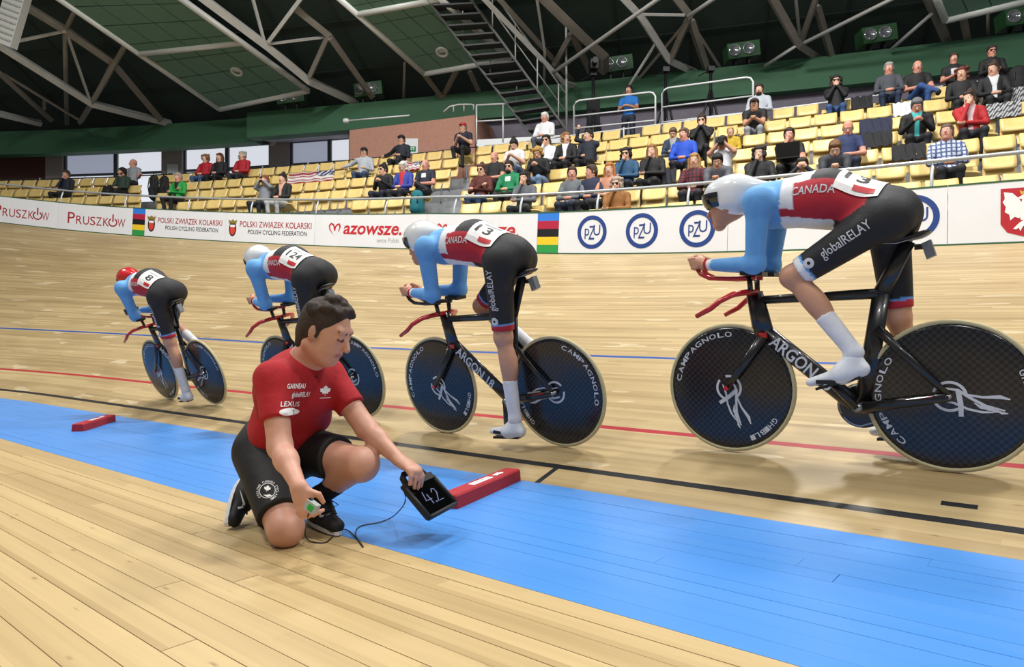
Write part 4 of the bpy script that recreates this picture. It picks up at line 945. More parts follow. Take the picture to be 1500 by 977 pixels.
    for i in range(n+1):
        az = math.radians(-78+156*i/n)
        for j in range(k+1):
            el = math.radians(-34+40*j/k); v.append(hc+V3(-.005, 0, .04)+V3(.150*math.cos(az)*math.cos(el), .104*math.sin(az)*math.cos(el), .11*math.sin(el)))
    vis = mesh_obj('visor', v, [(i*(k+1)+j, i*(k+1)+j+1, (i+1)*(k+1)+j+1, (i+1)*(k+1)+j) for i in range(n) for j in range(k)], M_visor, ho, True)
    # lettering on the suit
    bvh = BVHTree.FromPolygons([tuple(p) for p in sv], [tuple(q) for q in sf])
    for s in (1, -1):
        v, f = text2d('CANADA', .06, shear=.15, bold=.012, width=.19); v -= [v[:, 0].mean(), .02]
        P, Q = project_on(bvh, v, f, (.53, s*.1, 1.275), (-s, 0, -.08*s), (0, 0, 1), (0, -s, -.35), .003); mesh_obj('suit_lettering', P, Q, M_dec, suit)
        hip, kn, _ = hips[s]; t = unit(hip-kn); t[1] = 0; up = np.cross((0, s, 0), t); up = up if s > 0 else up
        v, f = text2d('globalRELAY', .06, bold=.006, width=.24); v -= [v[:, 0].mean(), .02]
        c0 = kn+(hip-kn)*.56
        if s < 0: v[:, 0] *= 1
        P, Q = project_on(bvh, v, f, (c0[0], s*.1, c0[2]), t, np.cross((0, s, 0), t), (0, -s, 0), .003); mesh_obj('suit_lettering', P, Q, M_dec, suit)
        v, f = disc2d(.008, .024, 14); P, Q = project_on(bvh, v, f, tuple(kn+(hip-kn)*.24+V3(0, s*.02, 0)), t, np.cross((0, -s, 0), t), (0, -s, 0), .003); mesh_obj('suit_emblem', P, Q, M_dec, suit)
        fcx = kn-(kn-hip)*.13
        v, f = text2d('LOUIS', .03, width=.05); v -= [v[:, 0].mean(), .01]
    # race number over the lower back, turned towards the infield side
    oc, dr = V3(.33, .065, 1.30), unit((.18, -.75, -1)); axx = unit(np.cross(dr, (0, 1, 0))); axx = V3(-abs(axx[0]), axx[1], axx[2]*np.sign(-axx[0]) if False else axx[2]); axx = unit(V3(-1, 0, -.32)); ayy = unit(np.cross(dr, axx)); ayy = ayy if ayy[1] < 0 else -ayy
    g = [(x, y) for x in np.linspace(-.098, .098, 7) for y in np.linspace(-.088, .088, 7)]
    P, Q = project_on(bvh, np.array(g), [(i*7+j, i*7+j+1, i*7+8+j, i*7+7+j) for i in range(6) for j in range(6)], oc, axx, ayy, dr, .006, 1); nb = mesh_obj('race_number', P, Q, M_white, root)
    for txt, sz, y, w_, m in ((num, .085, -.02, .05+.027*len(num), M_black),):
        v, f = text2d(txt, sz, width=w_, bold=.01); v -= [v[:, 0].mean(), -y]; P, Q = project_on(bvh, v, f, oc, axx, ayy, dr, .0085); mesh_obj('number_digits', P, Q, m, nb)
    v, f = poly2d([(-.02, -.072), (.075, -.072), (.075, -.045), (-.02, -.045)]); P, Q = project_on(bvh, v, f, oc, axx, ayy, dr, .0085); mesh_obj('number_strip', P, Q, M_dkred, nb)
    v, f = poly2d([(-.06, .055), (.06, .055), (.06, .066), (-.06, .066)]); P, Q = project_on(bvh, v, f, oc, axx, ayy, dr, .0085); mesh_obj('number_print', P, Q, M_grey, nb)
    return root
def bike_matrix(rx, ry, rz, dx, dy, lean):
    x = unit((dx, dy, 0)); y = V3(-x[1], x[0], 0); m = Matrix(((x[0], y[0], 0, rx), (x[1], y[1], 0, ry), (0, 0, 1, rz), (0, 0, 0, 1)))
    return m @ Matrix.Rotation(-math.radians(lean), 4, 'X')
BIKES = [((1.936, 3.015, .178), (-.755, .585), 3, math.radians(48), M_helm, '13', False, True, M_redp, 'last rider of the line in white aero helmet, left knee raised', 'black disc wheel track bicycle under the last rider of the line'),
         ((.307, 4.085, .132), (-.772, .634), 11, math.radians(-88), M_helm, '13', False, True, M_carbon, 'third rider in white aero helmet with left leg stretched, beside the kneeling man', 'black disc wheel track bicycle with black extensions, third in line'),
         ((-1.16, 5.36, .17), (-.776, .631), 15, math.radians(-60), M_helm, '124', False, False, M_redp, 'second rider in white helmet wearing number 124, behind the kneeling man', 'black disc wheel track bicycle of rider 124, half hidden by kneeling man'),
         ((-2.90, 6.70, .155), (-.776, .631), 19, math.radians(-80), M_helr, '8', True, False, M_redp, 'leading rider in red helmet and black gloves wearing number 8', 'black disc wheel track bicycle of the red helmeted leader')]
for (p, d, lean, cr, helm, num, gl, near, em, lab, blab), sp_ in zip(BIKES, ((0, 58), (25, -100), (20, -85), (-10, -80))):
    mt = bike_matrix(*p, *d, lean); bicycle(mt, blab, cr, em, sp_); rider(mt, lab, cr, helm, num, gl, near)
# ================================================================== people: shared head, kneeling coach
M_hair = mat('hair', vcol=True, rough=.75, var=.25, scale=70, bump=.5); M_cloth = mat('cloth', vcol=True, rough=.8, var=.08, scale=45, bump=.25)
def head_on(B, c, f, u, k=1.0, skin=SK, lips='#9a5f52', brow='#3a2a20', eyes=True):
    """skull, face, ears, nose, eyes and mouth; f = face direction, u = up"""
    f = unit(f); u = unit(V3(*u)-f*(V3(*u)@f)); r = np.cross(f, u); c = V3(*c)
    def P(a, b, d): return c+(f*a+r*b+u*d)*k
    dk = tuple(x*.8 for x in skin)
    B.ball(P(-.012, 0, .03), (.098*k, .077*k, .092*k), .02, skin, axes=(f, r, u)); B.ball(P(.03, 0, -.04), (.062*k, .06*k, .085*k), .03, skin, axes=(f, r, u))
    B.cap(P(.045, 0, -.095), P(.055, 0, -.1), .028*k, .026*k, .025, skin); B.cap(P(-.03, .045, -.06), P(.035, .02, -.1), .026*k, .024*k, .02, skin); B.cap(P(-.03, -.045, -.06), P(.035, -.02, -.1), .026*k, .024*k, .02, skin)
    B.cap(P(.083, 0, .012), P(.108, 0, -.034), .010*k, .015*k, .010, skin); B.cap(P(.078, -.04, .03), P(.078, .04, .03), .014*k, .014*k, .015, skin)
    if eyes:
        for s in (-1, 1):
            if eyes == 'down':
                B.ball(P(.0765, s*.032, .004), .0145*k, .006, skin); B.cap(P(.0875, s*.022, -.0035), P(.081, s*.045, -.0035), .0042*k, .0035*k, .003, lin('#2a1d16')); B.cap(P(.086, s*.016, .026), P(.078, s*.05, .027), .006*k, .005*k, .004, lin(brow)); continue
            B.ball(P(.077, s*.032, .006), .0135*k, .004, lin('#e8e2da')); B.ball(P(.086, s*.032, .004), .0075*k, .003, lin('#2a1d16')); B.cap(P(.086, s*.016, .026), P(.078, s*.05, .027), .006*k, .005*k, .004, lin(brow))
    B.cap(P(.083, -.02, -.066), P(.083, .02, -.066), .0085*k, .0085*k, .006, lin(lips))
    for s in (-1, 1): B.ball(P(-.012, s*.078, -.008), (.021*k, .009*k, .033*k), .006, dk, axes=(f, r, u))
    return P
def hand_on(B, wri, d, palm, skin, curl=.6, k=1.0, spread=.0):
    """palm and five fingers: d = finger direction, palm = palm normal (fingers curl that way)"""
    d = unit(d); palm = unit(V3(*palm)-d*(V3(*palm)@d)); s = np.cross(d, palm); w = V3(*wri)
    B.cap(w, w+d*.03*k, .026*k, .028*k, .012, skin, flat=.75, fax=palm); B.cap(w+d*.02*k, w+d*.075*k, .032*k, .038*k, .015, skin, flat=.5, fax=palm)
    for i, L in enumerate((.072, .08, .075, .058)):
        p0 = w+d*.078*k+s*(.03-.02*i)*k; a1 = curl*.7; a2 = curl*1.7
        p1 = p0+(d*math.cos(a1)+palm*math.sin(a1))*L*.45*k; p2 = p1+(d*math.cos(a2)+palm*math.sin(a2))*L*.55*k
        B.cap(p0, p1, .0098*k, .009*k, .005, skin); B.cap(p1, p2, .009*k, .0078*k, .003, skin)
    t0 = w+d*.025*k+s*.03*k; t1 = t0+(d*.6+s*.75+palm*.35)*.035*k; t2 = t1+(d*.9+palm*.45)*.032*k
    B.cap(t0, t1, .014*k, .011*k, .008, skin); B.cap(t1, t2, .011*k, .009*k, .004, skin)
KO = V3(-.95, 2.75, 0); km = empty('person', Matrix.Translation(Vector(KO))); tag(km, 'kneeling man in red shirt and black shorts holding a tablet over the blue band', 'person')
def K(x, y, z): return V3(x, y, z)-KO
pel, nb = K(-.985, 2.86, .315), K(-.815, 2.705, .685)
rS, rE, rW = K(-.893, 2.545, .615), K(-.832, 2.45, .372), K(-.712, 2.285, .262)
lS, lE, lW = K(-.768, 2.845, .618), K(-.588, 2.755, .402), K(-.432, 2.615, .298)
rH, rK, rA = K(-1.03, 2.78, .30), K(-.835, 2.515, .065), K(-1.06, 2.83, .125)
lH, lK, lA = K(-.92, 2.92, .30), K(-.588, 2.668, .272), K(-.795, 2.815, .115)
hd = K(-.722, 2.655, .79); fdir = unit((.90, -.22, -.36)); hup = unit((.36, -.06, .93)); SM = lin('#c4917a')
up0 = unit(nb-pel); B = Blob(.0062)
P_ = head_on(B, hd, fdir, hup, .98, SM, '#a5655a', '#2c1f16', 'down')
B.cap(nb+V3(.0, 0, -.02), hd+V3(-.03, .0, -.045), .062, .058, .025, SM)
for sS, sE, sW in ((rS, rE, rW), (lS, lE, lW)):
    B.cap(sS+(sE-sS)*.3, sE, .046, .037, .02, SM); B.ball(sE, .036, .02, SM); B.cap(sE, sE+(sW-sE)*.35, .037, .039, .02, SM); B.cap(sE+(sW-sE)*.3, sW, .039, .025, .025, SM)
B.cap(pel, nb-up0*.1, .10, .10, .05, SM, .75, (.8, -.6, 0)); B.cap(nb-up0*.12, nb, .08, .055, .04, SM); B.cap(rS, lS, .045, .045, .04, SM)
for a_, b_ in ((rS, rE), (lS, lE)): B.cap(a_, b_, .042, .04, .02, SM)
for a_, b_ in ((rH, rK), (lH, lK)): B.cap(pel, a_, .08, .07, .03, SM); B.cap(a_, b_, .07, .055, .03, SM)
hand_on(B, rW, (.30, -.12, -.85), (.12, .97, .1), SM, .95, .95)
TB = K(-.30, 2.5, .1025); TX = unit((.086, .18, .013)); TY = V3(-.113, .08, .134); TY = unit(TY-TX*(TY@TX)); TZ = np.cross(TX, TY)   # tablet frame
hand_on(B, lW, (.62, -.42, -.28), -TZ*.9+V3(0, 0, -.3), SM, .8, 1.0)
for H_, Kn, A_ in ((rH, rK, rA), (lH, lK, lA)):
    B.cap(H_+(Kn-H_)*.4, Kn, .072, .056, .03, SM); B.ball(Kn+unit(Kn-H_)*.008, .058, .03, SM); B.cap(Kn, A_, .052, .036, .03, SM)
    cb = np.cross(np.cross(A_-Kn, H_-Kn), A_-Kn); B.ball(Kn+(A_-Kn)*.36+unit(cb)*.022, (.05, .05, .11), .03, SM, axes=(unit(cb), unit(np.cross(cb, A_-Kn)), unit(A_-Kn)))
B.build('body', M_skin, km)
# hair: short, dark brown, curlier on top
HR = lin('#2e2219'); Hb = Blob(.0062)
ff, uu = fdir, unit(hup-fdir*(hup@fdir)); rr_ = np.cross(ff, uu)
Hb.ball(hd+(-ff*.022+uu*.043), (.098, .083, .09), .02, HR, axes=(ff, rr_, uu)); Hb.ball(hd+(-ff*.045-uu*.0), (.07, .078, .085), .02, HR, axes=(ff, rr_, uu)); Hb.cap(hd-ff*.07-uu*.03, hd-ff*.068-uu*.065, .05, .042, .02, HR)
for i in range(46):
    a, e = random.uniform(-2.2, 2.2), random.uniform(.25, 1.4); n_ = ff*math.cos(a)*math.cos(e)+rr_*math.sin(a)*math.cos(e)+uu*math.sin(e)
    if n_@ff > .75: continue
    Hb.ball(hd-ff*.02+uu*.045+V3(*(n_*np.array([.094, .088, .09]))), random.uniform(.012, .02), .008, HR)
for i in range(9): Hb.ball(hd+ff*random.uniform(.045, .06)+rr_*(-.05+.0125*i)+uu*random.uniform(.09, .108), random.uniform(.013, .018), .008, HR)
for s in (-1, 1): Hb.cap(hd+rr_*s*.074-ff*.0+uu*.03, hd+rr_*s*.075+ff*.004-uu*.02, .012, .008, .008, HR)
Hb.build('hair', M_hair, km)
# t-shirt
RS = lin('#a3121c'); RS2 = lin('#8f0f18'); S = Blob(.0075); up_ = unit(nb-pel)
fw_ = unit(V3(.9, -.43, 0)); sid = V3(-.43, -.9, 0)
S.cap(pel-up_*.005+fw_*.005, nb-up_*.13, .158, .150, .05, RS, flat=.78, fax=fw_, cut=(0, 2)); S.cap(nb-up_*.14+sid*.085, nb-up_*.14-sid*.085, .108, .108, .05, RS, flat=.9, fax=fw_)
S.cap(rS+V3(0, 0, -.005), lS+V3(0, 0, -.005), .058, .058, .05, RS); S.cap(nb-up_*.06, nb-up_*.0, .10, .066, .04, RS, cut=(-1, .95))
for sS, sE in ((rS, rE), (lS, lE)): S.cap(sS, sE, .063, .058, .04, RS, cut=(-1, .62))
for i in range(7):   # soft folds round the waist
    a = pel+up_*(.09+.035*i)+fw_*random.uniform(.02, .09)+sid*random.uniform(-.1, .14); S.cap(a-sid*.07, a+sid*.08+up_*random.uniform(-.05, .04), .045, .05, .05, RS)
tv, tf, tc_ = S.mesh(); shirt = mesh_obj('t_shirt', tv, tf, mat('shirt_red', vcol=True, rough=.85, var=.07, scale=25, bump=.35), km, True, tc_)
# shorts
SB_ = lin('#0d0d0f'); S = Blob(.0075)
S.ball(pel-up_*.02, (.152, .135, .105), .05, SB_, axes=(sid, fw_, up_)); S.cap(pel, pel+up_*.04, .145, .14, .04, SB_, flat=.8, fax=fw_)
S.cap(rH, rK, .102, .084, .05, SB_, cut=(-1, .84)); S.cap(lH, lK, .102, .086, .05, SB_, cut=(-1, .64)); S.ball(pel+V3(-.05, .05, -.02), .11, .05, SB_)
hv, hf, hc_ = S.mesh(); shorts = mesh_obj('shorts', hv, hf, mat('shorts_black', vcol=True, rough=.7, var=.1, scale=25, bump=.3), km, True, hc_)
# socks and shoes
M_shk = mat('shoe_black', '#111113', .7, bump=.15); M_sok = mat('sock_black', '#0e0e10', .9); M_wsole = mat('sole_white', '#d6d8da', .5)
for Kn, A_, heel, toe, sn in ((rK, rA, K(-1.125, 2.895, .15), K(-1.115, 2.745, .04), V3(-1, .25, .15)), (lK, lA, K(-.835, 2.865, .045), K(-.685, 2.655, .036), V3(0, 0, -1))):
    so = Blob(.008); so.cap(Kn+(A_-Kn)*.55, A_, .0455, .041, .01, cut=(0, 3)); so.cap(A_, (A_+heel)/2, .042, .042, .02); so.build('sock', M_sok, km)
    d = unit(toe-heel); sn = unit(sn-d*(sn@d)); fo = Blob(.0075); w_ = np.cross(d, sn)
    fo.cap(heel+d*.012-sn*.008, heel+(toe-heel)*.4-sn*.012, .041, .043, .02); fo.cap(heel+(toe-heel)*.35-sn*.004, toe, .047, .034, .03, flat=.8, fax=sn); fo.cap(A_+sn*.01, heel+(toe-heel)*.45-sn*.02, .047, .038, .03)
    sh = fo.build('running_shoe', M_shk, km)
    n = 20; v = []
    for j in range(n):
        q = 2*math.pi*j/n; t = .5-.5*math.cos(q); w2 = (.040+.008*math.sin(math.pi*min(1, t*1.2)))*math.sin(q); p = heel-d*.028+(toe-heel+d*.062)*t+w_*w2
        v += [p+sn*.030, p+sn*.016]
    mesh_obj('sole', v, [(2*j, 2*j+1, (2*j+3) % (2*n), (2*j+2) % (2*n)) for j in range(n)]+[tuple(2*j for j in range(n)), tuple(2*j+1 for j in range(n-1, -1, -1))], M_wsole, sh)
    fv, ffc, _ = fo.mesh(); bv = BVHTree.FromPolygons([tuple(p) for p in fv], [tuple(q) for q in ffc])
    sw = np.array([(-.045, .006), (-.03, -.012), (-.012, -.012), (.05, .024), (-.012, -.002), (-.026, -.002), (-.036, .012)]); cam_d = unit((heel+toe)/2+KO-V3(0, 0, CAMH))
    ax_ = d if (d@V3(1, 0, 0)) > 0 else -d
    if sn[2] > -.5: ax_ = unit(-d+V3(.0, 0, 0)); 
    ay_ = unit(np.cross(cam_d, ax_)); ay_ = ay_ if ay_[2] > 0 else -ay_
    P, Q = project_on(bv, sw*1.05, [(0, 1, 6), (1, 5, 6), (1, 2, 5), (2, 4, 5), (2, 3, 4)], (heel+toe)/2-sn*.008, ax_, ay_, cam_d, .002, .012); mesh_obj('swoosh', P, Q, M_wsole, sh)
    for i in range(4):
        c = heel+(toe-heel)*(.5+.09*i)-sn*(.043-.004*i); MB().tube([c-w_*.026, c-sn*.006, c+w_*.026], .0035, 5).build('lace', M_shk, sh)
    c = heel+(toe-heel)*.52-sn*.052
    for s in (-1, 1): MB().tube([c, c+w_*s*.03-sn*.016+d*.01, c+w_*s*.05+d*.02, c+w_*s*.03+d*.008+sn*.01, c], .0028, 5).build('lace_loop', M_shk, sh)
# prints on the shirt and shorts
leaf = [(0, .5), (.09, .33), (.19, .38), (.15, .12), (.27, .25), (.31, .17), (.47, .2), (.41, .04), (.48, -.02), (.22, -.2), (.25, -.29), (.02, -.25), (.02, -.47), (-.02, -.47), (-.02, -.25), (-.25, -.29), (-.22, -.2), (-.48, -.02), (-.41, .04), (-.47, .2), (-.31, .17), (-.27, .25), (-.15, .12), (-.19, .38), (-.09, .33)]
def leaf2d(s): v = np.array(leaf+[(0, 0)])*s; n = len(leaf); return v, [(i, (i+1) % n, n) for i in range(n)][::-1]
bsh = BVHTree.FromPolygons([tuple(p) for p in tv], [tuple(q) for q in tf])
def shirt_print(px, py, vf, ax=(.78, .42, .0), ay=(.1, 0, 1), nm='shirt_print', bv=bsh, par=shirt):
    v, f = vf; dr = ray(px, py); P, Q = project_on(bv, v, f, V3(0, 0, CAMH)+dr*2.6-KO, ax, ay, unit(dr), .0025, .014); mesh_obj(nm, P, Q, M_white, par)
def ctext(t, s, w=None, **k): v, f = text2d(t, s, width=w, **k); return v-[v[:, 0].mean(), s*.3], f
shirt_print(433, 566, ctext('GARNEAU', .026, .066, bold=.02)); shirt_print(436, 578, ctext('globalRELAY', .026, .068, bold=.01)); shirt_print(429, 592, ctext('LEXUS', .026, .066, bold=.01))
ov = np.array([(.036*math.cos(q), .013*math.sin(q)) for q in np.linspace(0, 6.283, 21)[:-1]]+[(0, 0)]); shirt_print(424, 603, (ov, [(i, (i+1) % 20, 20) for i in range(20)]), nm='oval_print')
shirt_print(476, 572, leaf2d(.045), nm='leaf_print'); shirt_print(476, 583, (np.array([(-.022, 0), (.022, 0), (.022, .002), (-.022, .002)]), [(0, 1, 2, 3)]))
bso = BVHTree.FromPolygons([tuple(p) for p in hv], [tuple(q) for q in hf]); ex, ey = (.93, .1, -.2), (.25, 0, .95)
shirt_print(392, 719, disc2d(.0265, .0285, 28), ex, ey, 'emblem_ring', bso, shorts); shirt_print(392, 716, leaf2d(.026), ex, ey, 'emblem_leaf', bso, shorts); shirt_print(393, 724, (np.array([(-.016, -.006), (.0, -.012), (.016, -.004), (.006, .0), (-.004, -.004)]), [(0, 1, 2, 3, 4)]), ex, ey, 'emblem_wheel', bso, shorts)
tv_, tf_ = arc_text('CYCLING CANADA CYCLISME', .0315, math.pi/2, .008, 5.2); shirt_print(392, 719, (tv_, tf_), ex, ey, 'emblem_lettering', bso, shorts)
MB().tube([nb+V3(.02, -.055, .03), nb+V3(.0, -.068, -.005), nb+V3(.02, -.062, -.05), nb+V3(.06, -.045, -.075)], .0022, 5).build('neck_cord', M_saddle, km)
# tablet in rugged case, held by its handle
tb = empty('tablet', Matrix.Translation(Vector(TB+KO))); tag(tb, 'black tablet in rugged handle case showing handwritten 4.2', 'tablet'); M_case = mat('case_black', '#1b1c1e', .7, bump=.2); M_scr = mat('screen_black', '#050506', .08)
def T(x, y, z=0.0): return TX*x+TY*y+TZ*z
TW, TH = .2, .195
def rrect(x0, x1, y0, y1, r, n=4): return [(cx+r*math.cos(a0+q*math.pi/2/n), cy+r*math.sin(a0+q*math.pi/2/n)) for cx, cy, a0 in ((x1-r, y1-r, 0), (x0+r, y1-r, math.pi/2), (x0+r, y0+r, math.pi), (x1-r, y0+r, 1.5*math.pi)) for q in range(n+1)]
MB().prism(rrect(0, TW, 0, .148, .016), T, -.018).build('case', M_case, tb)
MB().prism(rrect(.014, TW-.014, .014, .138, .004), lambda x, y, z: T(x, y, z+.0005), .001).build('screen', M_scr, tb)
for pts in ([(.004, .004), (TW-.004, .004)], [(.004, .004), (.004, .146)], [(TW-.004, .004), (TW-.004, .146)]): MB().tube([T(*p, .002) for p in pts], .007, 8).build('bumper', M_case, tb, True)
MB().prism(rrect(.006, TW-.006, .140, .168, .008), lambda x, y, z: T(x, y, z-.019), .026).build('handle_base', M_case, tb)
MB().tube([T(.03, .16, -.006), T(.038, .19, -.006), T(.06, .204, -.006), T(.14, .204, -.006), T(.162, .19, -.006), T(.17, .16, -.006)], .0125, 8).build('handle', M_case, tb, True)
for st_ in ([(.062, .105), (.050, .066), (.088, .066)], [(.078, .09), (.078, .045)], [(.097, .050), (.100, .044), (.103, .049)], [(.112, .088), (.122, .102), (.138, .098), (.138, .08), (.112, .046), (.148, .046)]): MB().tube([T(x, y, .003) for x, y in st_], .0017, 5).build('handwriting', mat('ink_glow', '#8f96c8', .5), tb)
# clicker and cable
cl = empty('lap_counter', Matrix.Translation(Vector(at_depth(457, 742, 2.19)))); tag(cl, 'small grey clicker with green display in the kneeling man\'s right hand', 'clicker')
cx_, cy_, cz_ = unit((.8, -.3, -.45)), unit((.4, .1, .8)), unit((.3, .9, -.1)); MB().frame((0, 0, 0), cx_*.020, cy_*.015, cz_*.013).build('case', mat('clicker_grey', '#9fa39c', .4), cl); MB().frame(-cz_*.0135+cx_*.004, cx_*.010, cy_*.009, cz_*.001).build('display', mat('display_green', '#2f9c3a', .3), cl); MB().frame(cx_*-.016+cy_*.016, cx_*.005, cy_*.004, cz_*.006).build('button', M_saddle, cl)
c0 = T(.02, .15, -.02)+TB+KO; pts = [c0, c0+V3(.0, 0, -.05), on_ground(575, 757, .02), on_ground(555, 765, .004), on_ground(527, 771, .004), on_ground(521, 784, .004), on_ground(532, 801, .004), on_ground(524, 790, .004), on_ground(508, 776, .006), on_ground(494, 778, .004), on_ground(478, 794, .004), on_ground(455, 793, .004), on_ground(447, 782, .03), at_depth(452, 752, 2.2)]
fin = []
for i in range(len(pts)-1):
    p0, p1, p2, p3 = pts[max(0, i-1)], pts[i], pts[i+1], pts[min(len(pts)-1, i+2)]
    for t in np.linspace(0, 1, 5)[:-1]: fin.append(.5*((2*p1)+(-p0+p2)*t+(2*p0-5*p1+4*p2-p3)*t*t+(-p0+3*p1-3*p2+p3)*t**3))
fin = [V3(p[0], p[1], max(.003, p[2])) for p in fin]+[pts[-1]]
tag(MB().tube(fin, .0024, 6).build('signal_cable', M_saddle, None, True), 'thin black cable looping on the floor from clicker to tablet', 'cable')
# red foam blocks on the blue band
M_foam = mat('foam_red', '#9c1a26', .75, var=.1, scale=40, bump=.15)
for a, b, lab in ((V3(-.245, 3.07, 0), V3(.05, 3.72, 0), 'red foam block beside the tablet, touching the black tick line'), (V3(-3.66, 5.84, 0), V3(-3.84, 6.62, 0), 'red foam block further along the blue band, below the leader')):
    d = unit(b-a); s = V3(-d[1], d[0], 0); s = s if s[0] < 0 else -s; L = np.linalg.norm(b-a); o = empty('foam_block', Matrix.Translation(Vector(a))); tag(o, lab, 'block', 'red foam track blocks')
    z0, z1 = .001, .064; bm = MB(); prof = [(0, z0), (.004, z1-.008), (.012, z1), (.088, z1), (.096, z1-.008), (.1, z0)]; v = []
    for t in (0, .006, L-.006, L):
        g = .004 if t in (0, L) else 0
        for x, z in prof: v.append(d*t+s*(g+x*(1-2*g/.1))+V3(0, 0, z-(g if z > .03 else 0)))
    bm.add(v, [(i*6+j, i*6+(j+1) % 6, i*6+6+(j+1) % 6, i*6+6+j) for i in range(3) for j in range(6)]+[(5, 4, 3, 2, 1, 0), tuple(18+j for j in range(6))]); bm.build('foam', M_foam, o)
    def top(x, y): return d*(x+L/2)+s*(.05-y)*1+V3(0, 0, z1+.0015)
    mesh_obj('label_strip', [top(x, y) for x, y in ((-.13, -.018), (.08, -.018), (.08, .018), (-.13, .018))], [(0, 1, 2, 3)], M_white, o)
    for i in range(6): mesh_obj('worn_print', [d*(L/2-.1+.03*i+x)+s*(.05-y)+V3(0, 0, z1+.003) for x, y in ((-.008, -.008), (.008, -.008), (.010, .004), (-.004, .008))], [(0, 1, 2, 3)], M_grey, o)
    v, f = poly2d([(.12, -.012), (.2, -.02), (.23, .0), (.2, .016), (.17, .006), (.13, .016)]); mesh_obj('mark', [top(x, y) for x, y in v], f, M_white, o)
